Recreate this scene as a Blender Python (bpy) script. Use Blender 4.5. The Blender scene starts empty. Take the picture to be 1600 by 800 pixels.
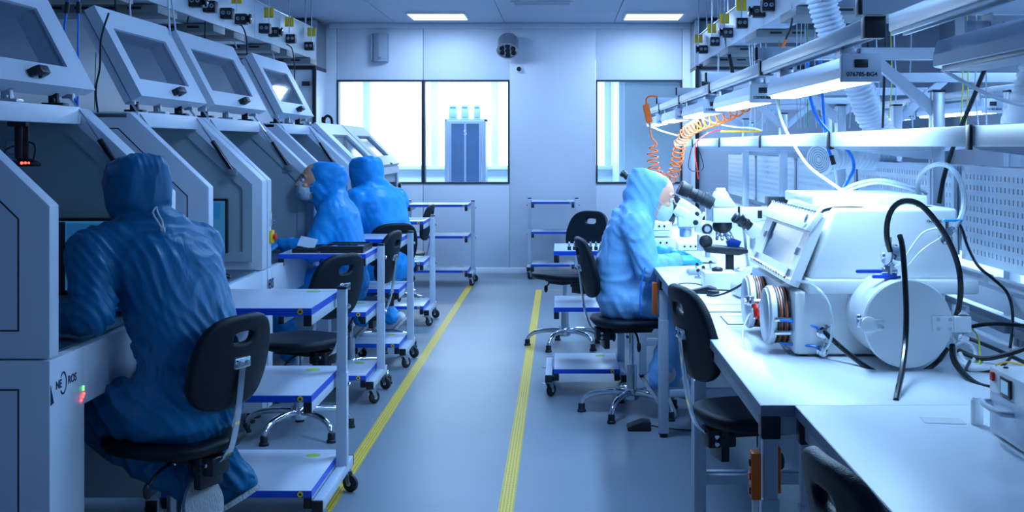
import bpy, bmesh, math, random
from mathutils import Vector, Matrix, noise
random.seed(7)
SC = bpy.context.scene
COL = SC.collection
# ------------------------------------------------------------------ camera, world, lights, exposure
EYE = 1.45
FPX = 1900.0
cd = bpy.data.cameras.new('camera'); cam = bpy.data.objects.new('camera', cd); COL.objects.link(cam)
cam.location = (0, 0, EYE); cam.rotation_euler = (math.radians(90), 0, 0)
cd.sensor_width = 36.0; cd.lens = 36.0*FPX/1600.0
cd.shift_x = -76/1600.0; cd.shift_y = -172/1600.0; cd.clip_start = 0.02
SC.camera = cam
vs = SC.view_settings
vs.view_transform = 'Standard'; vs.look = 'None'; vs.gamma = 1.0; vs.use_curve_mapping = False
vs.exposure = 0.42
wd = bpy.data.worlds.new('world'); SC.world = wd; wd.use_nodes = True
bg = wd.node_tree.nodes['Background']; bg.inputs[0].default_value = (0.62, 0.84, 1.0, 1); bg.inputs[1].default_value = 4.0
LAMPC = (0.20, 0.49, 1.0)      # cool clean-room light
def area(name, loc, size, power, color=LAMPC, rot=(0,0,0), sy=None):
    l = bpy.data.lights.new(name, 'AREA'); l.energy = power; l.color = color
    l.shape = 'RECTANGLE'; l.size = size; l.size_y = sy or size
    o = bpy.data.objects.new(name, l); COL.objects.link(o); o.location = loc; o.rotation_euler = rot
    return o
CEIL = 2.84
CEIL_LAMPS = [(-1.3, 12.9, 1), (0.98, 12.9, 1), (-0.2, 9.0, 0), (2.9, 9.0, 0), (0.0, 5.6, 2), (2.9, 5.6, 0), (2.6, 1.6, 3)]  # last lamp is out of view, added to brighten the near right bench
P_CEIL = {0: 32, 1: 20, 2: 26, 3: 34}
for (x, y, k) in CEIL_LAMPS:
    area('ceiling_panel_light', (x, y, CEIL-0.05), 0.56, P_CEIL[k], (0.34, 0.60, 1.0) if k == 1 else LAMPC)
area('corridor_ceiling_light', (-1.4, 15.6, 2.70), 1.6, 75, (0.62, 0.82, 1.0), sy=0.6)
area('corridor_ceiling_light', (1.6, 15.2, 2.70), 1.2, 45, (0.62, 0.82, 1.0), sy=0.6)

def P(px, py, Y):                       # photo measure -> metres in the room, at distance Y
    return Vector(((px-876.0)*Y/FPX, Y, EYE-(py-228.0)*Y/FPX))

# ------------------------------------------------------------------ helpers
def link_mesh(name, me, parent=None):
    o = bpy.data.objects.new(name, me); COL.objects.link(o)
    if parent: o.parent = parent
    return o
def tag(o, label=None, cat=None, group=None, kind=None):
    if label: o['label'] = label
    if cat: o['category'] = cat
    if group: o['group'] = group
    if kind: o['kind'] = kind
    return o
def thing(name, label, cat, loc=(0,0,0), rz=0.0, group=None):
    o = bpy.data.objects.new(name, None); COL.objects.link(o)
    o.empty_display_size = 0.1
    o.location = loc; o.rotation_euler = (0, 0, rz)
    return tag(o, label, cat, group)
def dup(root, loc=None, rz=None, label=None, group=None):
    r = root.copy(); COL.objects.link(r)
    if loc is not None: r.location = loc
    if rz is not None: r.rotation_euler = (0, 0, rz)
    if label: r['label'] = label
    if group: r['group'] = group
    for ch in list(root.children):
        c = ch.copy(); COL.objects.link(c); c.parent = r
        for g in list(ch.children):
            d = g.copy(); COL.objects.link(d); d.parent = c
    return r
def child(root, name):
    return [c for c in root.children if c.name.split('.')[0] == name]

def finish(me, m, angle=35):
    if m: 
        for mm in (m if isinstance(m, (list, tuple)) else [m]): me.materials.append(mm)
    for p in me.polygons: p.use_smooth = True
    me.set_sharp_from_angle(angle=math.radians(angle))

class MB:
    """collects shapes into one mesh"""
    def __init__(s): s.bm = bmesh.new()
    def _xf(s, vs, m):
        if m is not None:
            for v in vs: v.co = m @ v.co
    def box(s, x0, x1, y0, y1, z0, z1, b=0.0, m=None, seg=2):
        if x1 < x0: x0, x1 = x1, x0
        if y1 < y0: y0, y1 = y1, y0
        if z1 < z0: z0, z1 = z1, z0
        r = bmesh.ops.create_cube(s.bm, size=1.0); vs = r['verts']
        for v in vs:
            v.co = Vector((x0+(v.co.x+.5)*(x1-x0), y0+(v.co.y+.5)*(y1-y0), z0+(v.co.z+.5)*(z1-z0)))
        if b > 0:
            b = min(b, .49*min(x1-x0, y1-y0, z1-z0))
            es = list({e for v in vs for e in v.link_edges})
            r2 = bmesh.ops.bevel(s.bm, geom=es, offset=b, segments=seg, affect='EDGES', profile=0.5)
            vs = list({v for f in r2['faces'] for v in f.verts} | {v for v in vs if v.is_valid})
        s._xf(vs, m); return s
    def poly(s, pts, mi=0):
        f = s.bm.faces.new([s.bm.verts.new(p) for p in pts]); f.material_index = mi; return f
    def prism(s, pts, vec, b=0.0, m=None):
        """closed planar polygon (3D points) extruded by vec"""
        vec = Vector(vec)
        a = [s.bm.verts.new(p) for p in pts]; c = [s.bm.verts.new(Vector(p)+vec) for p in pts]
        n = len(a); s.bm.faces.new(a); s.bm.faces.new(c[::-1]); side = []
        for i in range(n):
            s.bm.faces.new((a[i], c[i], c[(i+1) % n], a[(i+1) % n]))
        vs = a+c
        if b > 0:
            es = list({e for v in vs for e in v.link_edges})
            r2 = bmesh.ops.bevel(s.bm, geom=es, offset=b, segments=2, affect='EDGES', profile=0.5)
            vs = list({v for f in r2['faces'] for v in f.verts} | {v for v in vs if v.is_valid})
        s._xf(vs, m); return s
    def ring(s, outer, inner, vec):
        """frame between two loops of equal length, thickness vec"""
        vec = Vector(vec); n = len(outer)
        o0 = [s.bm.verts.new(p) for p in outer]; i0 = [s.bm.verts.new(p) for p in inner]
        o1 = [s.bm.verts.new(Vector(p)+vec) for p in outer]; i1 = [s.bm.verts.new(Vector(p)+vec) for p in inner]
        for k in range(n):
            j = (k+1) % n
            s.bm.faces.new((o0[k], o0[j], i0[j], i0[k])); s.bm.faces.new((o1[k], i1[k], i1[j], o1[j]))
            s.bm.faces.new((o0[k], o1[k], o1[j], o0[j])); s.bm.faces.new((i0[k], i0[j], i1[j], i1[k]))
        return s
    def cyl(s, p0, p1, r0, r1=None, n=20, cap=True, m=None):
        return s.lathe(p0, Vector(p1)-Vector(p0), [(r0, 0), (r0 if r1 is None else r1, 1.0)], n, scale=True, cap=cap, m=m)
    def lathe(s, org, axis, prof, n=24, scale=False, cap=True, m=None):
        """prof: (radius, distance along axis)"""
        org = Vector(org); ax = Vector(axis); L = ax.length; ax = ax.normalized()
        up = Vector((0,0,1)) if abs(ax.z) < .9 else Vector((1,0,0))
        u = ax.cross(up).normalized(); w = ax.cross(u).normalized()
        rings = []
        for (r, d) in prof:
            d = d*L if scale else d
            rings.append([s.bm.verts.new(org+ax*d+(u*math.cos(2*math.pi*k/n)+w*math.sin(2*math.pi*k/n))*max(r, 1e-5)) for k in range(n)])
        for a, b in zip(rings, rings[1:]):
            for k in range(n):
                s.bm.faces.new((a[k], a[(k+1) % n], b[(k+1) % n], b[k]))
        if cap:
            s.bm.faces.new(rings[0][::-1]); s.bm.faces.new(rings[-1])
        s._xf([v for r in rings for v in r], m); return s
    def loft(s, secs, n=24, m=None):
        """secs: (centre, half-axis u, half-axis v, exponent) superellipse sections"""
        rings = []
        for sec in secs:
            c, u, v = Vector(sec[0]), Vector(sec[1]), Vector(sec[2]); e = sec[3] if len(sec) > 3 else 2.0
            rg = []
            for k in range(n):
                t = 2*math.pi*k/n; ct, st = math.cos(t), math.sin(t)
                a = math.copysign(abs(ct)**(2/e), ct); b = math.copysign(abs(st)**(2/e), st)
                rg.append(s.bm.verts.new(c+u*a+v*b))
            rings.append(rg)
        for a, b in zip(rings, rings[1:]):
            for k in range(n): s.bm.faces.new((a[k], a[(k+1) % n], b[(k+1) % n], b[k]))
        s.bm.faces.new(rings[0][::-1]); s.bm.faces.new(rings[-1])
        s._xf([v for r in rings for v in r], m); return s
    def ball(s, c, r, m=None, seg=16, sc=(1,1,1), rot=None):
        r_ = bmesh.ops.create_uvsphere(s.bm, u_segments=seg, v_segments=max(6, seg//2), radius=r)
        M = Matrix.Translation(Vector(c)) @ (rot.to_4x4() if rot else Matrix.Identity(4)) @ Matrix.Diagonal((sc[0], sc[1], sc[2], 1))
        for v in r_['verts']: v.co = M @ v.co
        s._xf(r_['verts'], m); return s
    def capsule(s, p0, r0, p1, r1, n=14):
        p0, p1 = Vector(p0), Vector(p1); L = (p1-p0).length
        prof = [(r0*math.sin(a), -r0*math.cos(a)) for a in (0.05, .4, .8, 1.2, 1.57)]
        prof += [(r1*math.sin(a), L-r1*math.cos(a)) for a in (1.57, 1.94, 2.34, 2.74, 3.09)]
        return s.lathe(p0, p1-p0, prof, n)
    def tube(s, pts, r, n=8, sub=6, rf=None, cap=True):
        pts = smooth_path(pts, sub); rings = []
        t = (pts[1]-pts[0]).normalized(); u = t.cross(Vector((0.31, 0.17, 0.93))).normalized()
        for i, p in enumerate(pts):
            a = pts[max(0, i-1)]; b = pts[min(len(pts)-1, i+1)]; t = (b-a).normalized()
            u = (u-t*u.dot(t)).normalized(); w = t.cross(u)
            rr = rf(i, i/(len(pts)-1)) if rf else r
            rings.append([s.bm.verts.new(p+(u*math.cos(2*math.pi*k/n)+w*math.sin(2*math.pi*k/n))*rr) for k in range(n)])
        for a, b in zip(rings, rings[1:]):
            for k in range(n): s.bm.faces.new((a[k], a[(k+1) % n], b[(k+1) % n], b[k]))
        if cap: s.bm.faces.new(rings[0][::-1]); s.bm.faces.new(rings[-1])
        return s
    def flatbar(s, pts, w, t, wdir, sub=5):
        """flat strip bar following pts; w along wdir"""
        pts = smooth_path(pts, sub); wd_ = Vector(wdir).normalized(); rings = []
        for i, p in enumerate(pts):
            a = pts[max(0, i-1)]; b = pts[min(len(pts)-1, i+1)]; tg = (b-a).normalized()
            nn = tg.cross(wd_).normalized()
            rings.append([s.bm.verts.new(p+wd_*x*w/2+nn*y*t/2) for x, y in ((-1,-.5),(-.8,-1),(.8,-1),(1,-.5),(1,.5),(.8,1),(-.8,1),(-1,.5))])
        for a, b in zip(rings, rings[1:]):
            for k in range(8): s.bm.faces.new((a[k], a[(k+1) % 8], b[(k+1) % 8], b[k]))
        s.bm.faces.new(rings[0][::-1]); s.bm.faces.new(rings[-1]); return s
    def build(s, name, m, parent=None, world=False, angle=35, recenter=True):
        bm = s.bm
        bmesh.ops.recalc_face_normals(bm, faces=bm.faces)
        me = bpy.data.meshes.new(name); loc = Vector((0,0,0))
        if parent is None and recenter and len(bm.verts):
            xs = [v.co.x for v in bm.verts]; ys = [v.co.y for v in bm.verts]; zs = [v.co.z for v in bm.verts]
            loc = Vector(((min(xs)+max(xs))/2, (min(ys)+max(ys))/2, min(zs)))
            for v in bm.verts: v.co -= loc
        elif parent is not None and world:
            w = Vector((0,0,0)); q = parent
            while q: w += q.location; q = q.parent
            for v in bm.verts: v.co -= w
        bm.to_mesh(me); bm.free()
        finish(me, m, angle)
        o = link_mesh(name, me, parent); o.location = loc
        return o
def smooth_path(pts, sub):
    pts = [Vector(p) for p in pts]
    if sub <= 1 or len(pts) < 3: return pts
    out = []
    for i in range(len(pts)-1):
        p0 = pts[max(0, i-1)]; p1 = pts[i]; p2 = pts[i+1]; p3 = pts[min(len(pts)-1, i+2)]
        for k in range(sub):
            t = k/sub
            out.append(.5*((2*p1)+(p2-p0)*t+(2*p0-5*p1+4*p2-p3)*t*t+(3*p1-p0-3*p2+p3)*t**3))
    out.append(pts[-1]); return out
def remesh(bm, voxel, smooth=6, factor=.5, name='m'):
    """one continuous surface out of overlapping closed volumes"""
    bmesh.ops.recalc_face_normals(bm, faces=bm.faces)
    me = bpy.data.meshes.new(name); bm.to_mesh(me); bm.free()
    o = bpy.data.objects.new(name, me); COL.objects.link(o)
    md = o.modifiers.new('r', 'REMESH'); md.mode = 'VOXEL'; md.voxel_size = voxel
    if smooth:
        sm = o.modifiers.new('s', 'SMOOTH'); sm.iterations = smooth; sm.factor = factor
    dg = bpy.context.evaluated_depsgraph_get(); dg.update()
    me2 = bpy.data.meshes.new_from_object(o.evaluated_get(dg))
    bpy.data.objects.remove(o); bpy.data.meshes.remove(me)
    return me2
def text_mesh(body, size, depth=0.0006, bold=False):
    cu = bpy.data.curves.new('t', 'FONT'); cu.body = body; cu.size = size; cu.extrude = depth; cu.align_x = 'CENTER'; cu.align_y = 'CENTER'
    if bold: cu.offset = size*0.018
    o = bpy.data.objects.new('t', cu); COL.objects.link(o)
    dg = bpy.context.evaluated_depsgraph_get(); dg.update()
    me = bpy.data.meshes.new_from_object(o.evaluated_get(dg)); bpy.data.objects.remove(o)
    return me
def lettering(name, body, size, m, parent, loc, rot, bold=False, sx=1.0):
    me = text_mesh(body, size, bold=bold); me.materials.clear(); me.materials.append(m)
    o = link_mesh(name, me, parent); o.location = loc; o.rotation_euler = rot; o.scale = (sx, 1, 1)
    return o

# ------------------------------------------------------------------ materials (all procedural)
def mat(name, col, rough=.5, metal=0.0, bump=0.0, bs=60.0, var=0.0, vs_=4.0, emit=None, es=0.0, trans=0.0, alpha=1.0, spec=.5, coat=0.0, stretch=None, ior=1.45):
    m = bpy.data.materials.new(name); m.use_nodes = True; nt = m.node_tree; b = nt.nodes['Principled BSDF']
    c4 = (col[0], col[1], col[2], 1)
    b.inputs['Base Color'].default_value = c4; b.inputs['Roughness'].default_value = rough; b.inputs['Metallic'].default_value = metal
    b.inputs['Specular IOR Level'].default_value = spec; b.inputs['Alpha'].default_value = alpha; b.inputs['Transmission Weight'].default_value = trans
    b.inputs['Coat Weight'].default_value = coat; b.inputs['IOR'].default_value = ior
    if emit: b.inputs['Emission Color'].default_value = (*emit, 1); b.inputs['Emission Strength'].default_value = es
    tc = nt.nodes.new('ShaderNodeTexCoord'); src = tc.outputs['Object']
    if stretch:
        mp = nt.nodes.new('ShaderNodeMapping'); mp.inputs['Scale'].default_value = stretch; nt.links.new(src, mp.inputs[0]); src = mp.outputs[0]
    if var > 0 or not bump:
        n = nt.nodes.new('ShaderNodeTexNoise'); n.inputs['Scale'].default_value = vs_; n.inputs['Detail'].default_value = 3; nt.links.new(src, n.inputs['Vector'])
        mx = nt.nodes.new('ShaderNodeMix'); mx.data_type = 'RGBA'; v = var or .04
        mx.inputs[6].default_value = (*[x*(1-v) for x in col], 1); mx.inputs[7].default_value = (*[min(1, x*(1+v)) for x in col], 1)
        nt.links.new(n.outputs['Fac'], mx.inputs[0]); nt.links.new(mx.outputs[2], b.inputs['Base Color'])
    if bump > 0:
        n2 = nt.nodes.new('ShaderNodeTexNoise'); n2.inputs['Scale'].default_value = bs; n2.inputs['Detail'].default_value = 4; nt.links.new(src, n2.inputs['Vector'])
        bp = nt.nodes.new('ShaderNodeBump'); bp.inputs['Strength'].default_value = bump; bp.inputs['Distance'].default_value = .01
        nt.links.new(n2.outputs['Fac'], bp.inputs['Height']); nt.links.new(bp.outputs[0], b.inputs['Normal'])
    return m
WHITEW = mat('wall_paint', (.65,.72,.82), .45, var=.02, vs_=2)
CEILM = mat('ceiling_paint', (.42,.50,.62), .5, var=.03)
FLOORM = mat('vinyl_floor', (.22,.27,.32), .36, bump=.05, bs=9, var=.14, vs_=1.4, coat=.0)
MACH = mat('powder_coat', (.68,.75,.84), .38, bump=.06, bs=500, var=.02)
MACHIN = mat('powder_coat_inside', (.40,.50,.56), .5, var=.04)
GREYP = mat('grey_paint', (.44,.50,.58), .4, var=.03)
ALU = mat('anodised_aluminium', (.60,.66,.73), .33, metal=.55, var=.03, bump=.02, bs=300)
STEELP = mat('pale_steel_paint', (.56,.63,.72), .38, var=.03)
CHROME = mat('chrome', (.75,.78,.82), .09, metal=1.0, var=.02)
STEEL = mat('brushed_steel', (.55,.58,.62), .28, metal=.9, var=.05, bump=.03, bs=200)
BLACK = mat('black_plastic', (.012,.016,.022), .38, var=.1)
BLACKG = mat('black_gloss', (.008,.010,.014), .15, var=.1)
PUF = mat('black_polyurethane', (.005,.010,.018), .46, bump=.25, bs=260, var=.15, vs_=20, spec=.28)
RUB = mat('black_rubber', (.018,.020,.024), .55, bump=.1, bs=120)
SHELF = mat('white_laminate', (.62,.68,.78), .28, var=.015)
BENCHT = mat('bench_laminate', (.78,.83,.90), .40, var=.015, vs_=1.5)
BENCHE = mat('bench_edge_band', (.22,.28,.36), .45, var=.05)
BLUEE = mat('blue_edge_band', (.010,.085,.62), .35, var=.05)
GLASS = mat('lid_glass', (.05,.10,.17), .05, alpha=.55, spec=.8, var=.03)
PANE = mat('window_glass', (.8,.9,1.0), .02, alpha=.07, spec=.3)
DARKF = mat('window_frame_dark', (.02,.035,.06), .4)
YEL = mat('yellow_plastic', (1.0,.62,.02), .4)
ORG = mat('orange_plastic', (1.0,.17,.01), .4, var=.06)
RED = mat('red_plastic', (.95,.03,.02), .35)
GREENP = mat('green_print', (.30,.55,.06), .5)
WHITEP = mat('white_enamel', (.86,.89,.92), .26, var=.015)
WHITEG = mat('white_gloss', (.88,.91,.94), .18, var=.01)
HOSEW = mat('white_flex_duct', (.62,.68,.76), .4, var=.05)
CLEAR = mat('clear_tubing', (.78,.88,.96), .12, alpha=.55, spec=.8)
HOSEB = mat('black_hose', (.010,.013,.018), .16, var=.1)
BLUET = mat('blue_tubing', (.02,.25,.95), .25, var=.05)
LED = mat('lamp_tube', (.9,.95,1), .4, emit=(.62,.84,1.0), es=9.0)
PANELL = mat('ceiling_lamp_diffuser', (.9,.95,1), .4, emit=(.86,.94,1.0), es=6.0)
SKIN = mat('skin', (.85,.42,.27), .5, var=.08, vs_=30, bump=.05, bs=200)
GLOVE = mat('nitrile_glove', (.05,.46,.95), .35, bump=.1, bs=90)
MASKM = mat('mask_cloth', (.62,.76,.88), .7, bump=.3, bs=60)
WHITESH = mat('shoe_sole', (.62,.64,.66), .6, bump=.4, bs=90)
DARKMAT = mat('dark_work_mat', (.035,.075,.12), .45, var=.06)
SCREEN = mat('screen_glass', (.01,.05,.09), .12, emit=(.02,.12,.26), es=.7)
def cloth(name, col, var=.10):
    m = bpy.data.materials.new(name); m.use_nodes = True; nt = m.node_tree; b = nt.nodes['Principled BSDF']
    b.inputs['Roughness'].default_value = .42; b.inputs['Specular IOR Level'].default_value = .32
    tc = nt.nodes.new('ShaderNodeTexCoord'); mp = nt.nodes.new('ShaderNodeMapping'); mp.inputs['Scale'].default_value = (7, 7, 3.0)
    nt.links.new(tc.outputs['Object'], mp.inputs[0])
    n = nt.nodes.new('ShaderNodeTexNoise'); n.inputs['Scale'].default_value = 1.5; n.inputs['Detail'].default_value = 5; n.inputs['Distortion'].default_value = 1.3
    nt.links.new(mp.outputs[0], n.inputs['Vector'])
    w = nt.nodes.new('ShaderNodeTexWave'); w.inputs['Scale'].default_value = 260; nt.links.new(tc.outputs['Object'], w.inputs['Vector'])
    mx = nt.nodes.new('ShaderNodeMix'); mx.data_type = 'RGBA'
    mx.inputs[6].default_value = (*[x*(1-var) for x in col], 1); mx.inputs[7].default_value = (*[min(1, x*(1+var)) for x in col], 1)
    nt.links.new(n.outputs['Fac'], mx.inputs[0]); nt.links.new(mx.outputs[2], b.inputs['Base Color'])
    bp = nt.nodes.new('ShaderNodeBump'); bp.inputs['Strength'].default_value = .55; bp.inputs['Distance'].default_value = .012
    nt.links.new(n.outputs['Fac'], bp.inputs['Height'])
    b2 = nt.nodes.new('ShaderNodeBump'); b2.inputs['Strength'].default_value = .08; b2.inputs['Distance'].default_value = .001
    nt.links.new(w.outputs['Fac'], b2.inputs['Height']); nt.links.new(bp.outputs[0], b2.inputs['Normal']); nt.links.new(b2.outputs[0], b.inputs['Normal'])
    return m
SUIT_D = cloth('deep_blue_coverall', (.003,.155,.34))
SUIT_B = cloth('bright_blue_coverall', (.01,.36,.88))
SUIT_L = cloth('pale_blue_coverall', (.20,.49,.86))
def tape_mat():
    m = bpy.data.materials.new('floor_tape'); m.use_nodes = True; nt = m.node_tree; b = nt.nodes['Principled BSDF']; b.inputs['Roughness'].default_value = .5
    tc = nt.nodes.new('ShaderNodeTexCoord'); v = nt.nodes.new('ShaderNodeTexVoronoi'); v.inputs['Scale'].default_value = 75; v.inputs['Randomness'].default_value = .15
    nt.links.new(tc.outputs['Object'], v.inputs['Vector'])
    r = nt.nodes.new('ShaderNodeValToRGB'); r.color_ramp.elements[0].position = .25; r.color_ramp.elements[0].color = (.35,.26,.02,1)
    r.color_ramp.elements[1].position = .36; r.color_ramp.elements[1].color = (.95,.62,.04,1)
    nt.links.new(v.outputs['Distance'], r.inputs[0]); nt.links.new(r.outputs[0], b.inputs['Base Color']); return m
TAPE = tape_mat()
def struct(name, mb, m, parent=None, **k):
    o = mb.build(name, m, parent, **k)
    if parent is None: o['kind'] = 'structure'
    return o
def sroot(name, loc=(0,0,0)):
    o = bpy.data.objects.new(name, None); COL.objects.link(o); o.location = loc; o['kind'] = 'structure'; return o
# ------------------------------------------------------------------ the room
XL, XR, YB, YF = -3.1, 4.3, 13.8, -1.2
struct('floor', MB().box(XL-.1, XR+.1, YF-.1, 18.2, -.10, 0), FLOORM)
cr = sroot('ceiling', (0, 6, CEIL))
struct('slab', MB().box(XL-.1, XR+.1, YF-.1, 18.2, CEIL+.03, CEIL+.13), CEILM, cr, world=True)
x = XL; 
for i in range(6):
    y = YF
    for j in range(12):
        MB().box(x+.003, x+1.233-.003, y+.003, y+1.25-.003, CEIL, CEIL+.03).build('panel', CEILM, cr, world=True) if y+1.25 < 13.81 else None
        y += 1.25
    x += 1.2333
struct('wall_left', MB().box(XL-.1, XL, YF-.1, 18.2, 0, CEIL+.1), WHITEW)
struct('wall_right', MB().box(XR, XR+.1, YF-.1, 18.2, 0, CEIL+.1), WHITEW)
struct('wall_front', MB().box(XL, XR, YF-.1, YF, 0, CEIL+.1), WHITEW)
wb = sroot('wall_back', (0, YB, 0))
WZ0, WZ1 = 1.02, 2.20
xs = [XL, -2.54, -1.56, -.58, .40, 1.38, 2.36, 3.34, XR]
for i in range(len(xs)-1):
    a, b = xs[i]+.0025, xs[i+1]-.0025
    if i in (1, 2, 4):
        MB().box(a, b, YB, YB+.12, 0, WZ0, .002).build('panel', WHITEW, wb, world=True)
        MB().box(a, b, YB, YB+.12, WZ1, CEIL, .002).build('panel', WHITEW, wb, world=True)
    else:
        MB().box(a, b, YB, YB+.12, 0, CEIL, .002).build('panel', WHITEW, wb, world=True)
for i, k in ((1, 1), (2, 2), (4, 3)):
    a, b = xs[i], xs[i+1]
    w = sroot('window_%d' % k, ((a+b)/2, YB, WZ0))
    yf = YB-.008
    MB().ring([(a+.002,yf,WZ0),(b-.002,yf,WZ0),(b-.002,yf,WZ1),(a+.002,yf,WZ1)], [(a+.02,yf,WZ0+.02),(b-.02,yf,WZ0+.02),(b-.02,yf,WZ1-.02),(a+.02,yf,WZ1-.02)], (0,.134,0)).build('window_frame', DARKF, w, world=True)
    MB().box(a+.02, b-.02, YB+.05, YB+.056, WZ0+.02, WZ1-.02).build('pane', PANE, w, world=True)
struct('baseboard_back', MB().box(-2.6, 1.5, YB-.012, YB, 0, .07, .004), mat('cove_base', (.85,.88,.92), .4))
struct('trim_1', MB().box(-2.62, 1.5, YB-.06, YB, CEIL-.06, CEIL, .012), WHITEW)
# corner shafts either side of the back wall, dark glazed above, pale below
for k, (a, b) in enumerate(((XL, -2.66), (1.47, 3.6))):
    t = sroot('trim_%d' % (k+2), ((a+b)/2, 13.4, 0))
    MB().box(a, b, 13.2, YB, 0, 2.28, .004).build('shaft_panel', WHITEW, t, world=True)
    MB().box(a, b, 13.2, YB, 2.32, CEIL-.03, .004).build('dark_panel', mat('tinted_panel', (.16,.20,.25), .3), t, world=True)
    MB().box(a, b, 13.185, YB, 2.28, 2.32).build('rail', BLACK, t, world=True)
    e = -2.66 if k == 0 else 1.47; s = -1 if k == 0 else 1
    MB().box(e-.01*s, e+.03*s, 13.17, 13.2, .1, 2.28).build('post', BLACK, t, world=True)
    MB().box(e-.015*s, e+.03*s, 13.16, 13.2, 2.32, CEIL-.03).build('post', STEEL, t, world=True)
    MB().box(e+.06*s, e+.14*s, 13.15, 13.2, 2.10, 2.15, .005).build('latch', BLACK, t, world=True)
# corridor beyond the windows
COR = mat('corridor_paint', (.55,.78,.95), .5); CORL = mat('corridor_pale_paint', (.72,.88,.98), .5)
struct('wall_corridor', MB().box(XL, .75, 17.0, 17.12, 0, 1.16).box(XL, .75, 16.9, 17.0, 1.12, 1.18, .01).box(XL, .75, 17.0, 17.12, 2.66, CEIL), CORL)
for k, xx in enumerate((-2.69, -1.74, -.9, .68)):
    struct('trim_%d' % (k+4), MB().box(xx-.07, xx+.03, 16.95, 17.12, 1.18, 2.66, .01), CORL)
struct('wall_corridor_side', MB().box(.72, .84, 15.0, 17.1, 0, CEIL).box(.78, 3.2, 14.9, 15.02, 0, CEIL), COR)
struct('wall_corridor_end', MB().box(3.1, 3.2, 13.95, 15.0, 0, CEIL), COR)
# glass-door cabinet standing in the corridor
CY = 15.6
c0, c1 = P(695, 186, CY), P(759, 300, CY)
cab = thing('glass_door_cabinet', 'tall pale cabinet with blue glass doors seen through the middle window', 'cabinet', ((c0.x+c1.x)/2, CY+.2, 0))
wx = (c1.x-c0.x)/2; H = c0.z
CABM = mat('cabinet_paint', (.35,.52,.85), .4)
MB().box(-wx, wx, -.2, .2, 0, .05).box(-wx, -wx+.02, -.2, .2, .05, H).box(wx-.02, wx, -.2, .2, .05, H).box(-wx, wx, -.2, .2, H-.03, H).box(-wx, wx, -.2, .2, .05, .09).box(-wx, wx, .18, .2, .05, H).build('carcass', CABM, cab)
GL2 = mat('blue_cabinet_glass', (.008,.11,.34), .1, var=.15, vs_=9)
for s in (-1, 1):
    d = MB().ring([(s*wx*.0,-.2,.1),(s*wx,-.2,.1),(s*wx,-.2,H-.03),(0,-.2,H-.03)], [(s*.012,-.2,.13),(s*(wx-.085),-.2,.13),(s*(wx-.085),-.2,H-.06),(s*.012,-.2,H-.06)], (0,-.02,0)).build('door', CABM, cab)
    MB().box(s*.008, s*(wx-.08), -.208, -.204, .12, H-.05).build('door_glass', GL2, d)
    MB().box(s*(wx-.055), s*(wx-.035), -.25, -.235, .9, 1.6, .006).build('handle', STEEL, d)
for z in (.5, .9, 1.25, 1.5):
    MB().box(-wx+.02, wx-.02, -.19, .18, z, z+.02).build('shelf', CABM, cab)
lettering('lettering', 'S', .10, WHITEP, cab, (0.0, -.224, 1.62), (math.pi/2, 0, 0))
BOXM = mat('carton', (.50,.80,.97), .5); BOXP = mat('carton_print', (.05,.35,.85), .5)
for k, (pa, pb, w_) in enumerate(((701, 714, 'left'), (720, 732, 'middle'), (740, 750, 'right'))):
    a, b = P(pa, 163, CY), P(pb, 186, CY)
    bx_ = thing('carton', 'small pale blue carton, %s of three on top of the corridor cabinet' % {'left': 'leftmost', 'middle': 'middle one', 'right': 'rightmost'}[w_], 'box', ((a.x+b.x)/2, CY+.06, H), group='cartons on the corridor cabinet')
    hw = (b.x-a.x)/2; hh = a.z-H
    MB().box(-hw, hw, -.05, .05, 0, hh, .002).build('carton_body', BOXM, bx_)
    MB().box(-hw*.7, hw*.7, -.052, -.05, hh*.72, hh*.85).box(-hw*.6, hw*.6, -.052, -.05, hh*.08, hh*.14).build('print', BOXP, bx_)
# floor marking tape
for (xx, y0, y1, w_) in ((-.94, 1.0, 12.6, 'left yellow floor marking tape running along the trolleys'), (-.2175, 1.0, 12.25, 'right yellow floor marking tape running up the aisle towards the bench')):
    t = MB().box(xx-.031, xx+.031, y0, y1, 0, .0012).build('floor_tape', TAPE)
    tag(t, w_, 'tape')
tag(MB().box(-.19, .02, 12.22, 12.25, 0, .0012).build('floor_tape', TAPE), 'short piece of yellow tape crosswise at the far end of the aisle', 'tape')
# ceiling lamps
for (x, y, k) in CEIL_LAMPS:
    lbl = {(-1.3,12.9): 'square ceiling light above the left back window', (.98,12.9): 'square ceiling light above the right back window'}.get((x, y), {(-.2,9.0):'ceiling light over the aisle beside the closed workstations',(2.9,9.0):'ceiling light over the far opposite benches',(0.0,5.6):'ceiling light over the middle of the aisle',(2.9,5.6):'ceiling light over the near opposite benches'}.get((x, y), 'unseen ceiling light added to brighten the near right benches'))
    t = thing('ceiling_light', lbl, 'ceiling light', (x, y, CEIL), group='ceiling light panels')
    MB().ring([(-.31,-.31,0),(.31,-.31,0),(.31,.31,0),(-.31,.31,0)], [(-.29,-.29,0),(.29,-.29,0),(.29,.29,0),(-.29,.29,0)], (0,0,-.025)).build('frame', WHITEP, t)
    MB().box(-.29, .29, -.29, .29, -.018, -.004).build('diffuser', PANELL, t)
t = thing('ceiling_grille', 'rectangular air grille in the ceiling near the back wall', 'grille', (-.18, 11.8, CEIL))
MB().ring([(-.30,-.15,0),(.30,-.15,0),(.30,.15,0),(-.30,.15,0)], [(-.27,-.12,0),(.27,-.12,0),(.27,.12,0),(-.27,.12,0)], (0,0,-.012)).build('frame', GREYP, t)
for k in range(7): MB().box(-.27, .27, -.11+k*.034, -.10+k*.034, -.012, -.001).build('slat', GREYP, t)
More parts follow.
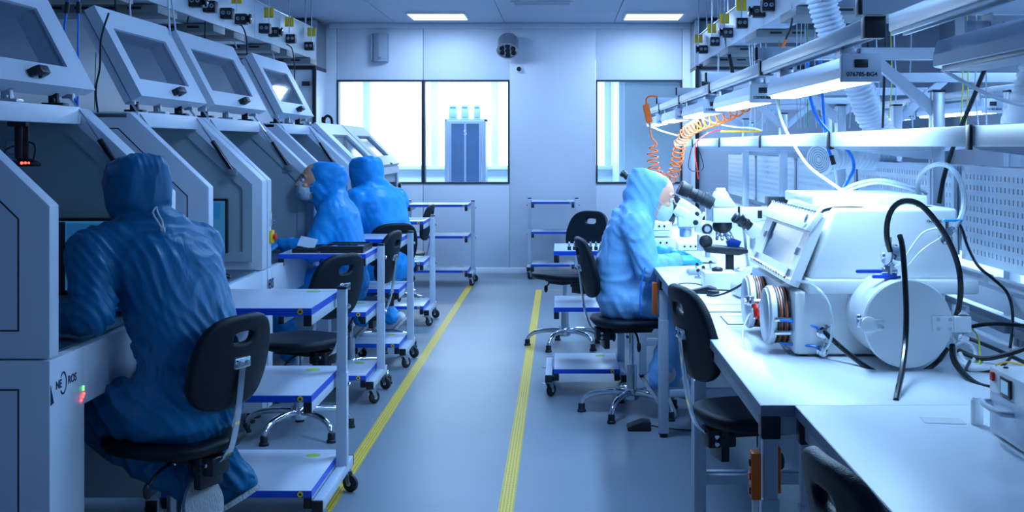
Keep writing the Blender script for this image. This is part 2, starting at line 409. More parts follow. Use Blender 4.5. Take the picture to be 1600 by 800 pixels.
# wall loudspeaker
Y = 13.8
t = thing('wall_loudspeaker', 'pale grey curved loudspeaker on the back wall', 'loudspeaker', (P(594, 75, Y).x, Y, P(594, 97, Y).z))
SPK = mat('loudspeaker_plastic', (.27,.34,.44), .5, bump=.3, bs=400)
MB().prism([(-.085,0,0),(-.085,-.045,0),(-.06,-.10,0),(0,-.118,0),(.07,-.105,0),(.1,-.05,0),(.1,0,0)], (0,0,.32), .006).build('housing', SPK, t)
MB().box(-.095, -.08, -.06, 0, .02, .30, .003).build('bracket', WHITEP, t)
MB().box(.0, .04, -.124, -.112, .03, .045, .002).build('badge', STEEL, t)
# round grey air nozzle spot and its small companion
t = thing('round_spot_lamp', 'round grey drum lamp with dark face on the back wall', 'lamp', (P(795, 60, Y).x, Y, P(795, 62, Y).z))
ax = Vector((-.02,-.62,-.78)).normalized(); o_ = Vector((0, -.10, .0))
MB().cyl((0.05,-.0,.06), o_, .02, n=10).build('bracket', WHITEP, t)
MB().lathe(o_, ax, [(.05,-.02),(.10,0),(.118,.03),(.118,.16),(.125,.17),(.125,.19),(.11,.19),(.11,.175)], 32).build('housing', STEEL, t)
fc = o_+ax*.178
u_ = ax.cross(Vector((1,0,0))).normalized(); w_ = ax.cross(u_)
for k in range(7):
    c = fc if k == 0 else fc+(u_*math.cos(k*math.pi/3)+w_*math.sin(k*math.pi/3))*.072
    MB().lathe(c, ax, [(.028,0),(.028,.012),(.02,.012),(.012,.004)], 16).build('lens', BLACKG, t)
t = thing('camera_dome', 'tiny round dark camera under the grey drum lamp', 'camera', (P(811, 108, Y).x, Y, P(811, 108, Y).z))
MB().lathe((0,0,0), (0,-1,0), [(.04,0),(.04,.02),(.034,.03)], 24).build('ring', WHITEP, t)
MB().ball((0,-.03,0), .028).build('lens', BLACKG, t)

# ------------------------------------------------------------------ the row of enclosed machines on the left
XM = -1.55
LOGO = mat('logo_print', (.012,.03,.08), .5)
LEDB = mat('led_blue', (.05,.1,.9), .3, emit=(.05,.25,1), es=12); LEDR = mat('led_red', (.9,.05,.03), .3, emit=(1,.03,.02), es=8)
LEDG = mat('led_green', (.1,.8,.1), .3, emit=(.1,.9,.1), es=3)
def machine(y0, y1, is_open, label, lower_w=.27, jamb=.10, lid=(.06, .02)):
    W = y1-y0
    t = thing('enclosed_workstation', label, 'machine', (XM, y0, 0), group='enclosed workstations along the left wall')
    D = -1.15
    prof = [(0,.803),(0,1.268),(-.35,1.6),(D,1.6),(D,.803)]
    for (a, b, out) in ((0, .07, -1), (W-jamb, W, 1)):
        sp = MB().prism([(x, a, z) for x, z in prof], (0, b-a, 0), .006).build('side_panel', MACH, t)
        ya = a if out < 0 else b; q = [(-.093,.887),(-.093,1.229),(-.40,1.53),(-1.05,1.53),(-1.05,.887)]
        MB().prism([(x, ya, z) for x, z in q], (0, out*.0015, 0)).build('panel_gap', BLACK, sp)
        qi = [(-.098,.892),(-.098,1.227),(-.402,1.525),(-1.045,1.525),(-1.045,.892)]
        MB().prism([(x, ya, z) for x, z in qi], (0, out*.003, 0)).build('access_panel', MACH, sp)
        # raised border on the inner face
        yi = b if out < 0 else a
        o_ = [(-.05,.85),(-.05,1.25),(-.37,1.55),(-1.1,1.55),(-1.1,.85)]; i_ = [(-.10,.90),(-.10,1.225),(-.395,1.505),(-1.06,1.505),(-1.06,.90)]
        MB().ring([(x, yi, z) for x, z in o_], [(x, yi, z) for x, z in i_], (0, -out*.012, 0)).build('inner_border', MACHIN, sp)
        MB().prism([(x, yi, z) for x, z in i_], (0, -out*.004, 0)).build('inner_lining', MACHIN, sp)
    lc = MB().box(D, 0, 0, lower_w, .06, .798, .004).build('lower_cabinet', MACH, t)
    MB().box(-1.05, -.093, -.0015, 0, .12, .712).build('door_gap', BLACK, lc)
    MB().box(-1.045, -.098, -.004, 0, .125, .707).build('door', MACH, lc)
    MB().box(D, 0, W-.10, W, .06, .798, .004).build('lower_cabinet', MACH, t)
    MB().box(-.028, -.001, lower_w, W-.10, .61, .798, .003).build('front_apron', MACH, t)
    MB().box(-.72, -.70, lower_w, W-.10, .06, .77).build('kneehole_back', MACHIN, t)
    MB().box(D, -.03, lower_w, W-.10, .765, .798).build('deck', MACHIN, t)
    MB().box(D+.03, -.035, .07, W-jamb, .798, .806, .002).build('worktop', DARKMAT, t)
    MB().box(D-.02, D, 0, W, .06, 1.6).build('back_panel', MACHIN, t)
    MB().box(D, -.36, .0, W, 1.572, 1.602, .004).build('roof_panel', MACH, t)
    for k, (xx, yy) in enumerate(((-.08,.05),(-.08,W-.05),(D+.08,.05),(D+.08,W-.05))):
        MB().lathe((xx, yy, 0), (0,0,1), [(.03,0),(.03,.012),(.012,.014),(.012,.062)], 12).build('levelling_foot', BLACK, t)
    if is_open:
        hd = MB().box(-.375, -.335, .07, W-jamb, 1.535, 1.603, .004).build('header_beam', MACH, t)
        d = Vector((-.466, 0, .884)); n = Vector((-.884, 0, -.466)); o_ = Vector((-.317, 0, 1.674)); L = .457
        ya, yb = lid[0], W-lid[1]
        def LP(y, s, k=0.0): return o_+Vector((0, y, 0))+d*s*L+n*k
        lo = [LP(ya,0), LP(yb,0), LP(yb,1), LP(ya,1)]; li = [LP(ya+.10,.20), LP(yb-.17,.20), LP(yb-.17,.77), LP(ya+.10,.77)]
        fr = MB().ring(lo, li, n*.05).build('lid', MACH, t)
        lo2 = [LP(ya+.012,.02,.058), LP(yb-.012,.02,.058), LP(yb-.012,.98,.058), LP(ya+.012,.98,.058)]
        li2 = [LP(ya+.10,.20,.058), LP(yb-.17,.20,.058), LP(yb-.17,.77,.058), LP(ya+.10,.77,.058)]
        MB().ring(lo2, li2, n*.030).build('lid_liner', MACH, fr)
        MB().prism([LP(ya+.10,.20,.012), LP(yb-.17,.20,.012), LP(yb-.17,.77,.012), LP(ya+.10,.77,.012)], n*.006).build('glass', GLASS, fr)
        hy = ya+.53*(yb-ya)
        hb = MB()
        M = Matrix.Translation(LP(hy, .085, 0)) @ Matrix((( -d.x, 0, -n.x, 0),(0,1,0,0),(-d.z, 0, -n.z, 0),(0,0,0,1)))
        # grip: local x = down the lid, y = along, z = out
        hb.prism([(-.012,-.05,.0),(-.012,-.05,.030),(-.012,-.036,.046),(-.012,.036,.046),(-.012,.05,.030),(-.012,.05,0),(-.012,.028,0),(-.012,.022,.024),(-.012,-.022,.024),(-.012,-.028,0)], (.03,0,0), .003, m=M)
        hb.build('handle', BLACK, fr)
        for yy in (.09, W-jamb-.02):
            st = MB().cyl((-.15, yy, 1.32), (-.255, yy, 1.475), .011, n=12).build('gas_strut', BLACKG, t)
            MB().cyl((-.25, yy, 1.468), (-.375, yy, 1.645), .0048, n=10).build('piston_rod', CHROME, st)
            MB().box(-.175, -.125, yy-.012, yy+.012, 1.295, 1.33, .004).build('strut_mount', STEEL, st)
            MB().box(-.40, -.355, yy-.012, yy+.012, 1.635, 1.665, .004).build('strut_mount', STEEL, st)
        for k in range(3):
            yy = .18+k*(W-.42)/2
            MB().box(-.43, -.345, yy-.03, yy+.03, 1.603, 1.615, .003).cyl((-.39, yy-.028, 1.622), (-.39, yy+.028, 1.622), .011, n=10).box(-.41,-.375,yy-.012,yy+.012,1.615,1.66,.003).build('hinge', STEEL if k == 1 else BLACK, t)
        for k, yy in enumerate((-1, 1)):
            MB().box(-.62, -.56, (W-jamb-.018) if k else .085, (W-jamb-.006) if k else .097, 1.42, 1.47, .003).build('magnet_catch', STEELP, t)
    else:
        a, b = Vector((.004, 0, 1.262)), Vector((-.345, 0, 1.604)); d = (b-a); nn = Vector((d.z, 0, -d.x)).normalized()
        def LP(y, s): return a+d*s+Vector((0, y, 0))
        fr = MB().ring([LP(.01,0),LP(W-.01,0),LP(W-.01,1),LP(.01,1)], [LP(.20,.22),LP(W-.2,.22),LP(W-.2,.74),LP(.20,.74)], nn*.035).build('lid', MACH, t)
        MB().prism([LP(.2,.22)+nn*.01,LP(W-.2,.22)+nn*.01,LP(W-.2,.74)+nn*.01,LP(.2,.74)+nn*.01], nn*.006).build('glass', GLASS, fr)
        MB().box(-.02, .03, W/2-.05, W/2+.05, 1.28, 1.30, .005).build('handle', BLACK, fr)
        f2 = MB().ring([(0,.02,.82),(0,W-.02,.82),(0,W-.02,1.262),(0,.02,1.262)], [(0,.12,.93),(0,W-.12,.93),(0,W-.12,1.2),(0,.12,1.2)], (.02,0,0)).build('front_door', MACH, t)
        MB().box(.004, .010, .12, W-.12, .93, 1.2).build('glass', GLASS, f2)
        MB().box(.02, .045, W-.07, W-.04, .98, 1.10, .005).build('handle', BLACK, f2)
        for k in range(4):
            yy = .15+k*(W-.3)/3
            MB().box(-.45, -.37, yy-.03, yy+.03, 1.603, 1.617, .003).cyl((-.40, yy-.03, 1.625), (-.40, yy+.03, 1.625), .014, n=10).build('hinge', STEEL, t)
    return t
def estop(t, y, z):
    b = MB().box(0, .016, y-.028, y+.028, z-.035, z+.035, .005).build('emergency_stop_box', YEL, t)
    MB().lathe((.016, y, z), (1,0,0), [(.012,0),(.012,.006),(.020,.007),(.021,.014),(.016,.018)], 18).build('emergency_stop_button', RED, b)
    s = MB().box(0, .004, y-.014, y+.014, z+.06, z+.14, .001).build('switch_plate', MACH, t)
    MB().lathe((.004, y, z+.085), (1,0,0), [(.013,0),(.013,.01),(.010,.02)], 16).build('rotary_switch', CHROME, s)
    MB().box(.004, .0055, y-.01, y+.01, z+.125, z+.138).build('label_plate', YEL, s)
M1 = machine(3.69, 4.90, True, 'nearest enclosed workstation at the left edge with logo on its apron and raised lid', jamb=.12)
M2 = machine(5.36, 6.42, True, 'second enclosed workstation from the front with raised lid and mouse on its desk', lower_w=.10, jamb=.10, lid=(.06,.0))
M3 = machine(6.45, 7.72, True, 'third enclosed workstation with raised lid and emergency stop on its near jamb', lower_w=.10, jamb=.09, lid=(.12,.0))
M4 = machine(8.12, 9.22, True, 'fourth enclosed workstation, last one with its lid raised', lower_w=.10, jamb=.09, lid=(.06,.02))
M5 = machine(9.26, 10.36, False, 'fifth workstation with closed lid, nearer of the two closed ones', lower_w=.10)
M6 = machine(10.40, 11.52, False, 'last workstation of the row with closed lid, nearest the back wall', lower_w=.10)
estop(M3, .045, .965); estop(M6, 1.07, .96); estop(M4, .045, .965)
# lettering, wedge mark and pilot lights on the nearest machine
ap = child(M1, 'front_apron')[0]; lcab = child(M1, 'lower_cabinet')[0]
rotm = (math.pi/2, 0, math.pi/2)
lettering('lettering', 'NE', .036, LOGO, lcab, (.0006, .065, .712), rotm, True)
lettering('lettering', 'ROS', .036, LOGO, lcab, (.0006, .168, .712), rotm, True)
nlg = 20
def arc(y, z, ry, rz, a0, a1, w):
    o_=[];i_=[]
    mb = MB()
    pts = [(a0+(a1-a0)*k/nlg) for k in range(nlg+1)]
    for p, q in zip(pts, pts[1:]):
        mb.poly([(.0012, y+ry*math.cos(p), z+rz*math.sin(p)), (.0012, y+ry*math.cos(q), z+rz*math.sin(q)), (.0012, y+(ry-w)*math.cos(q), z+(rz-w)*math.sin(q)), (.0012, y+(ry-w)*math.cos(p), z+(rz-w)*math.sin(p))])
    return mb
arc(.098, .712, .026, .036, -2.5, 2.5, .006).build('ring_mark', LOGO, lcab)
MB().prism([(0,.004,.722),(0,.028,.664),(0,.004,.660)], (.0012,0,0)).build('wedge_mark', LOGO, lcab)
for (y, z, m_) in ((.255,.637,LEDR),(.262,.645,LEDR),(.242,.628,LEDR),(.257,.668,LEDG),(.257,.66,LEDG)):
    MB().lathe((0, y, z), (1,0,0), [(.004,0),(.004,.003)], 10).build('pilot_light', m_, lcab)
lettering('lettering', 'NEROS', .075, LOGO, child(M3, 'lower_cabinet')[0], (.0006, .055, .71), (math.pi/2, 0, math.pi/2), True, .5)
# sight column with ring of pilot lights hanging in the nearest machine
t = thing('hanging_camera_column', 'black camera column with lit ring hanging inside the nearest workstation', 'camera', (P(31, 190, 4.45).x, 4.45, 1.40))
MB().box(-.035, .035, -.03, .03, .12, .165, .005).cyl((0,0,.14), (0,0,.0), .018, n=16).cyl((.028,0,.14), (.028,0,0), .008, n=10).build('column', BLACK, t)
MB().lathe((.02,0,-.025), (0,0,1), [(.05,0),(.055,.006),(.05,.014),(.02,.03)], 24).build('ring_light', BLACKG, t)
MB().ball((-.01,-.05,-.012), .006).ball((-.02,-.045,-.012), .005).build('led', LEDB, t)
MB().ball((.03,-.052,-.012), .005).ball((.04,-.045,-.012), .005).ball((.05,-.04,-.012), .004).build('led', LEDR, t)
MB().tube([(-.02,0,.05),(-.05,-.01,.03),(-.04,-.02,-.01),(0,-.03,0)], .004, 6).tube([(.02,0,.07),(.06,-.01,.05),(.06,-.02,.0)], .004, 6).build('cable', BLACK, t)
# monitors
def monitor(x0, x1, y, z0, z1, label, pic):
    t = thing('monitor', label, 'monitor', ((x0+x1)/2, y, .806))
    w = (x1-x0)/2
    R_ = Matrix.Rotation(-.06, 4, 'X')
    MB().box(-w, w, 0, .03, z0-.806, z1-.806, .006).build('bezel', BLACK, t)
    sc = MB().box(-w+.012, w-.012, -.002, .002, z0-.806+.02, z1-.806-.012).build('screen', SCREEN, t)
    for (a, b, c, d, m_) in pic:
        MB().box(-w+2*w*a, -w+2*w*b, -.0035, -.002, z0-.806+(z1-z0)*c, z0-.806+(z1-z0)*d).build('picture', m_, sc)
    MB().box(-.03, .03, .02, .04, .01, z0-.806+.08, .005).box(-.11, .11, -.04, .10, 0, .012, .004).build('stand', BLACK, t)
PIC1 = mat('screen_window', (.02,.2,.4), .2, emit=(.01,.09,.24), es=.5); PIC2 = mat('screen_page', (.2,.5,.8), .2, emit=(.12,.36,.75), es=.5)
PIC3 = mat('screen_photo', (.03,.06,.08), .2, emit=(.02,.05,.07), es=.8, var=.6, vs_=60); 
monitor(-1.97, -1.60, 4.72, .87, 1.17, 'monitor showing a pale page inside the nearest workstation, beside the seated person', [(.0,.13,.05,.95,mat('screen_dark',(.01,.03,.06),.2)),(.14,.9,.1,.93,PIC1),(.18,.75,.05,.48,PIC2)])
monitor(-2.06, -1.705, 6.22, .90, 1.18, 'monitor with a landscape picture inside the second workstation', [(.0,.75,.05,.50,PIC2),(.0,1.0-.08,.05,.30,PIC3),(.0,.9,.62,.93,PIC1)])
# keyboard and mouse
def mouse(loc, label):
    t = thing('computer_mouse', label, 'mouse', loc)
    MB().loft([((-.055,0,.012),(0,.022,0),(0,0,.010)),((-.03,0,.017),(0,.032,0),(0,0,.017)),((.01,0,.017),(0,.033,0),(0,0,.018)),((.045,0,.013),(0,.028,0),(0,0,.013)),((.058,0,.010),(0,.015,0),(0,0,.008))], 20).build('shell', BLACKG, t)
    MB().cyl((.03,-.005,.030),(.03,.005,.030),.006,n=12).build('wheel', BLACK, t)
mouse((-1.66, 5.90, .806), 'black computer mouse on the desk of the second workstation')
kb = thing('keyboard', 'black keyboard beside the mouse on the second workstation desk', 'keyboard', (-1.80, 5.86, .806), .2)
MB().box(-.10, .07, -.18, .18, 0, .014, .004).build('tray', BLACK, kb)
for i in range(5):
    for j in range(12):
        MB().box(-.09+i*.030, -.066+i*.030, -.17+j*.0285, -.146+j*.0285, .014, .019).build('key', BLACKG, kb) if (i+j) >= 0 else None
# ------------------------------------------------------------------ shelf trolleys
def castor(parent, x, y, rz=0.0):
    M = Matrix.Translation((x, y, 0)) @ Matrix.Rotation(rz, 4, 'Z')
    c = MB().lathe((0,0,.085), (0,0,1), [(.022,0),(.022,.012),(.012,.014),(.012,.03)], 14, m=M)
    c.prism([(-.020,-.016,.088),(.018,-.016,.088),(.030,-.016,.040),(.018,-.016,.030)], (0,.004,0), m=M).prism([(-.020,.012,.088),(.018,.012,.088),(.030,.012,.040),(.018,.012,.030)], (0,.004,0), m=M)
    c.box(-.05,-.02,-.012,.012,.078,.084,.002,m=M)
    o = c.build('castor', STEEL, parent)
    w = MB().lathe((.022,-.011,.036), (0,1,0), [(.012,-.002),(.030,0),(.036,.005),(.036,.017),(.030,.022),(.012,.024)], 22, m=M).build('wheel', RUB, o)
    MB().lathe((.022,-.0145,.036), (0,1,0), [(.011,0),(.011,.029)], 12, m=M).build('hub', STEELP, o)
def trolley(label, right, y0, y1, x0=-.56, tops=(.845,.52,.165), rz=0, center=None, sides=(0, 1)):
    """local x = right edge at 0, shelves reach to x0; posts outside the right and left edges, mid-depth"""
    t = thing('shelf_trolley', label, 'trolley', center or (right, y0, 0), rz, group='white shelf trolleys with blue edges')
    D = y1-y0
    for z in tops:
        s = MB().box(x0+.002, -.002, .002, D-.002, z-.022, z, .002).build('shelf', SHELF, t)
        MB().ring([(x0,0,z-.026),(0,0,z-.026),(0,D,z-.026),(x0,D,z-.026)], [(x0+.004,.004,z-.026),(-.004,.004,z-.026),(-.004,D-.004,z-.026),(x0+.004,D-.004,z-.026)], (0,0,.0255)).build('edge_band', BLUEE, s)
        MB().lathe((-.042,-.001,z-.013), (0,-1,0), [(.011,0),(.011,.002)], 16).build('earth_badge', YEL, s)
        MB().lathe((-.042,-.003,z-.013), (0,-1,0), [(.005,0),(.005,.001)], 10).build('earth_mark', BLACK, s)
        o = MB().lathe((-.10,D-.10,z), (0,0,1), [(.03,0),(.03,.0006)], 20).build('oval_sticker', GREENP, s)
        for (a, b) in ((-.030, -.002), (x0+.002, x0+.030)):
            MB().box(a, b, .015, D-.03, z-.066, z-.023, .002).build('bracket', STEELP, t)
            MB().box(a-.001, b+.001, -.0, .016, z-.068, z-.027, .003).build('end_cap', BLACK, t)
    for q, a in enumerate((.005, x0-.050)):
        yp = D*.78
        if q in sides:
            p = MB().box(a, a+.045, yp-.022, yp+.022, .13, .52, .003).box(a+.003, a+.042, yp-.019, yp+.019, .5, .86, .003).build('post', STEELP, t)
            MB().box(a+.002, a+.043, yp-.02, yp+.02, .86, .872, .003).build('post_cap', BLACK, p)
            for z in (.79, .47):
                MB().lathe((a+.045 if a > 0 else a, yp, z), (1 if a > 0 else -1, 0, 0), [(.010,0),(.010,.006),(.006,.012)], 8).build('bolt', CHROME, p)
        f = MB().box(a+.002, a+.042, -.02, D+.02, .095, .135, .003).build('base_tube', STEELP, t)
        MB().box(a+.001, a+.043, -.035, -.019, .094, .136, .003).build('end_cap', BLACK, f)
        MB().box(a+.001, a+.043, D+.019, D+.03, .094, .136, .003).build('end_cap', BLACK, f)
        for y, rr in ((.03, .9), (D-.04, -.5)):
            castor(t, a+.022, y, rr)
    return t
T1 = trolley('nearest shelf trolley behind the seated person, empty white shelves with sticker on its top edge', -.928, 4.53, 5.15, sides=(0,))
T2 = trolley('second trolley on the left with black component trays on its top shelf', -1.09, 6.80, 7.30, x0=-.49, sides=(0,))
T3 = trolley('third trolley on the left, empty, behind the tray trolley', -1.05, 7.90, 8.38, x0=-.30, sides=(0,))
T4 = trolley('fourth trolley on the left, small one with papers on top beyond the seated people', -1.10, 9.75, 10.3, x0=-.48, sides=(0,))
T5 = trolley('trolley at the far end of the aisle, under the middle window', -.96, 12.55, 13.05, x0=-.62)
T6 = trolley('empty trolley against the back wall right of the yellow tape', .15, 13.2, 13.65, x0=-.47)
T7 = trolley('trolley right of the tape with a row of metal clips on top', .34, 7.0, 7.55, x0=-.38, sides=(0,))
for o in T7.children: pass
# sticker on the nearest trolley
st = MB().box(-.385, -.345, -.002, -.0005, .822, .842).build('white_sticker', WHITEP, T1)
lettering('lettering', '28/98/08', .009, BLACK, st, (-.365, -.0024, .832), (math.pi/2, 0, 0), True)
# component trays on trolley 2
TRAY = mat('conductive_tray', (.014,.02,.028), .35, bump=.2, bs=80)
def tray(x, y, z, w, d, label, rz=0.0, cells=(5, 7)):
    t = thing('component_tray', label, 'tray', (x, y, z), rz, group='black trays on the second trolley')
    MB().ring([(-w/2,-d/2,0),(w/2,-d/2,0),(w/2,d/2,0),(-w/2,d/2,0)], [(-w/2+.008,-d/2+.008,0),(w/2-.008,-d/2+.008,0),(w/2-.008,d/2-.008,0),(-w/2+.008,d/2-.008,0)], (0,0,.012)).build('rim', TRAY, t)
    MB().box(-w/2+.008, w/2-.008, -d/2+.008, d/2-.008, 0, .005).build('base', TRAY, t)
    mb = MB()
    for i in range(1, cells[0]): mb.box(-w/2+.008, w/2-.008, -d/2+i*d/cells[0]-.0015, -d/2+i*d/cells[0]+.0015, .005, .011)
    for i in range(1, cells[1]): mb.box(-w/2+i*w/cells[1]-.0015, -w/2+i*w/cells[1]+.0015, -d/2+.008, d/2-.008, .005, .0108)
    mb.build('divider', TRAY, t); return t
tray(-1.45, 7.03, .845, .14, .30, 'open black grid tray at the left end of the second trolley', cells=(10, 5))
tray(-1.45, 7.03, .857, .14, .30, 'upper black grid tray at the left end of the second trolley', cells=(10, 5))
for k in range(3):
    tray(-1.235, 7.03+.006*k, .845+.0122*k, .24, .34, '%s flat black tray in the stack on the second trolley' % ('lowest', 'middle', 'topmost')[k], cells=(2, 2))
lab = MB().box(-1.16,-1.12,6.92,6.97,.8818,.8822).box(-1.30,-1.27,6.90,6.94,.8818,.8822).build('paper_label', SHELF); tag(lab, 'small white paper labels stuck on the topmost black tray', 'label')
c = thing('clear_holder', 'small tilted clear plastic sheet leaning on the trays of the second trolley', 'holder', (-1.46, 6.96, .869), .3)
MB().box(-.05, .05, -.002, .002, 0, .085, m=Matrix.Rotation(-.9, 4, 'X') @ Matrix.Rotation(.35, 4, 'Y')).build('sheet', CLEAR, c)
for (x, y, z) in ((-1.25, 10.05, .845), (-1.30, 9.98, .52)):
    p = MB().box(x-.12, x+.12, y-.1, y+.1, z, z+.004).box(x-.08, x+.13, y-.08, y+.12, z+.004, z+.007).build('paper_sheet', mat('paper', (.72,.76,.80), .7)); tag(p, 'loose white papers on the %s shelf of the fourth trolley' % ('top' if z > .8 else 'middle'), 'paper')
# clips on trolley 7
for k in range(10):
    xx = .05+.031*k
    c = thing('clip', '%s metal clip from the left in the row on the right-hand trolley' % ('first','second','third','fourth','fifth','sixth','seventh','eighth','ninth','tenth')[k], 'clip', (xx, 7.06, .845), group='metal clips on the right-hand trolley')
    MB().box(-.010,.010,-.012,.012,0,.022,.002).build('base', BLACK, c); MB().box(-.006,.006,-.014,.014,.02,.048,.003).build('jaw', STEEL, c)

# ------------------------------------------------------------------ laboratory chairs (local +x = facing direction)
def backrest_mesh():
    cu = bpy.data.curves.new('t', 'CURVE'); cu.dimensions = '2D'; cu.fill_mode = 'BOTH'; cu.extrude = .006; cu.bevel_depth = .010; cu.bevel_resolution = 2
    def spl(pts):
        s = cu.splines.new('POLY'); s.points.add(len(pts)-1); s.use_cyclic_u = True
        for p, q in zip(s.points, pts): p.co = (q[0], q[1], 0, 1)
    out = []
    for k in range(64):
        a = 2*math.pi*k/64; c, s = math.cos(a), math.sin(a)
        x = math.copysign(abs(c)**.62, c)*.195; y = math.copysign(abs(s)**.62, s)*.155
        x *= 1-.13*max(0, y/.155)
        out.append((x, y))
    spl(out)
    spl([(math.copysign(abs(math.cos(2*math.pi*k/24))**.7, math.cos(2*math.pi*k/24))*.062, .088+math.copysign(abs(math.sin(2*math.pi*k/24))**.7, math.sin(2*math.pi*k/24))*.030) for k in range(24)])
    o = bpy.data.objects.new('t', cu); COL.objects.link(o)
    dg = bpy.context.evaluated_depsgraph_get(); dg.update()
    me = bpy.data.meshes.new_from_object(o.evaluated_get(dg)); bpy.data.objects.remove(o)
    bm = bmesh.new(); bm.from_mesh(me); bmesh.ops.remove_doubles(bm, verts=bm.verts, dist=.0002)
    me = remesh(bm, .0065, 3)
    for v in me.vertices:
        x, y, z = v.co
        bend = .9*x*x+.25*(y+.02)**2
        v.co = Vector((z+bend, x, y+.155))
    finish(me, PUF, 60); return me
BACKME = backrest_mesh()
HS = .48
def make_chair():
    t = thing('laboratory_chair', 'x', 'chair', (0,0,0), 0, group='black laboratory chairs')
    s = MB().loft([((0,0,HS-.052),(.17,0,0),(0,.17,0),2.6),((0,0,HS-.045),(.205,0,0),(0,.205,0),2.7),((0,0,HS-.022),(.222,0,0),(0,.222,0),2.8),((0,0,HS-.006),(.215,0,0),(0,.215,0),2.8),((0,0,HS),(.19,0,0),(0,.19,0),2.6),((.01,0,HS-.005),(.10,0,0),(0,.10,0),2.2)], 44).build('seat', PUF, t, angle=70)
    b = link_mesh('backrest', BACKME, t); b.location = (-.235, 0, HS+.115); b.rotation_euler = (0, -.22, 0)
    MB().flatbar([(-.155,0,HS-.10),(-.225,0,HS-.055),(-.258,0,HS+.04),(-.275,0,HS+.15),(-.288,0,HS+.27)], .034, .010, (0,1,0), 6).build('back_bar', CHROME, t)
    MB().box(-.294, -.262, -.042, .042, HS+.245, HS+.285, .008).cyl((-.300,-.02,HS+.265),(-.272,-.02,HS+.265),.008,n=10).cyl((-.300,.02,HS+.265),(-.272,.02,HS+.265),.008,n=10).build('back_bracket', CHROME, t)
    me = MB().box(-.12, .10, -.075, .075, HS-.085, HS-.05, .006).box(-.20, -.10, -.045, .045, HS-.125, HS-.06, .006).box(-.16,-.13,-.06,.06,HS-.17,HS-.06,.004).cyl((-.15,-.068,HS-.10),(-.15,.068,HS-.10),.016,n=12).box(.02,.10,-.10,.10,HS-.07,HS-.052,.003)
    me = me.build('mechanism', BLACK, t)
    for (yy, zz) in ((-.046,-.085),(-.046,-.11),(.046,-.085)):
        MB().lathe((-.17, yy, HS+zz), (0, -1 if yy < 0 else 1, 0), [(.010,0),(.010,.004),(.006,.008)], 10).build('screw', CHROME, me)
    MB().tube([(.0,-.08,HS-.075),(.0,-.15,HS-.09),(.0,-.19,HS-.125)], .006, 8).ball((.0,-.195,HS-.14), .02, sc=(.6,.8,1.4)).build('lever', BLACK, t)
    MB().tube([(-.06,.08,HS-.075),(-.06,.15,HS-.095),(-.06,.20,HS-.13)], .006, 8).ball((-.06,.205,HS-.145), .02, sc=(.6,.8,1.4)).build('lever', BLACK, t)
    MB().cyl((0,0,.16),(0,0,HS-.08),.014,n=18).build('piston', CHROME, t)
    MB().lathe((0,0,.075),(0,0,1),[(.027,0),(.027,.18),(.024,.19)],22).build('gas_column', STEEL, t)
    bs = MB().lathe((0,0,.075),(0,0,1),[(.034,0),(.042,.012),(.042,.05),(.034,.062)],24).build('base_hub', CHROME, t)
    for k in range(5):
        a = 2*math.pi*k/5+.35; c, s_ = math.cos(a), math.sin(a)
        def R(r, z): return (c*r, s_*r, z)
        pts = [R(.025,.112),R(.10,.116),R(.20,.104),R(.255,.075),R(.272,.045)]
        MB().tube(pts, .014, 12, 6, rf=lambda i, f: .018-.006*f).build('arm', CHROME, bs)
        MB().lathe(R(.273,0), (0,0,1), [(.024,0),(.024,.012),(.019,.016),(.019,.042),(.015,.048)], 16).build('glide', BLACK, bs)
    return t
CH0 = make_chair(); CH_USED = [False]
UPPER = ('seat','backrest','back_bar','back_bracket','mechanism','lever')
def chair(x, y, ang, h, label, back_dz=0.0, tilt=0.0):
    if not CH_USED[0]:
        CH_USED[0] = True; r = CH0; r.location = (x, y, 0); r.rotation_euler = (0,0,math.radians(ang)); r['label'] = label; first = True
    else: r = dup(CH0, (x, y, 0), math.radians(ang), label); first = False
    return r, h
chairs = [
 (-1.345, 4.24, 157, .45, 'black chair under the nearest seated person in deep blue'),
 (-1.32, 6.13, 153, .49, 'empty black chair between the two nearest trolleys on the left'),
 (-1.30, 7.53, 172, .50, 'black chair under the masked person at the third workstation'),
 (-1.33, 8.74, 128, .48, 'black chair under the seated person at the fourth workstation'),
 (-1.44, 10.9, 178, .50, 'empty black chair before the closed workstations, farthest on the left'),
 (.385, 6.60, 8, .53, 'black chair under the person working at the microscope'),
 (.03, 8.80, 225, .54, 'empty black chair with its back turned towards the bench, behind the clip trolley'),
 (.62, 9.80, 160, .56, 'partly hidden black chair farthest back along the right bench'),
 (.69, 4.22, 12, .545, 'empty black chair pushed under the bench before the white glovebox'),
 (.765, 2.22, 8, .465, 'empty black chair at the bottom right corner, only its backrest in view'),
]
made = []
for i, (x, y, a, h, lb) in enumerate(chairs):
    if i == 0: r = CH0
    else: r = dup(CH0)
    r.location = (x, y, 0); r.rotation_euler = (0, 0, math.radians(a)); r['label'] = lb; made.append((r, h))
for r, h in made:
    for c in r.children:
        n = c.name.split('.')[0]
        if n in UPPER: c.location.z += h-HS
        if n == 'piston': c.scale.z = (h-.08)/(HS-.08)

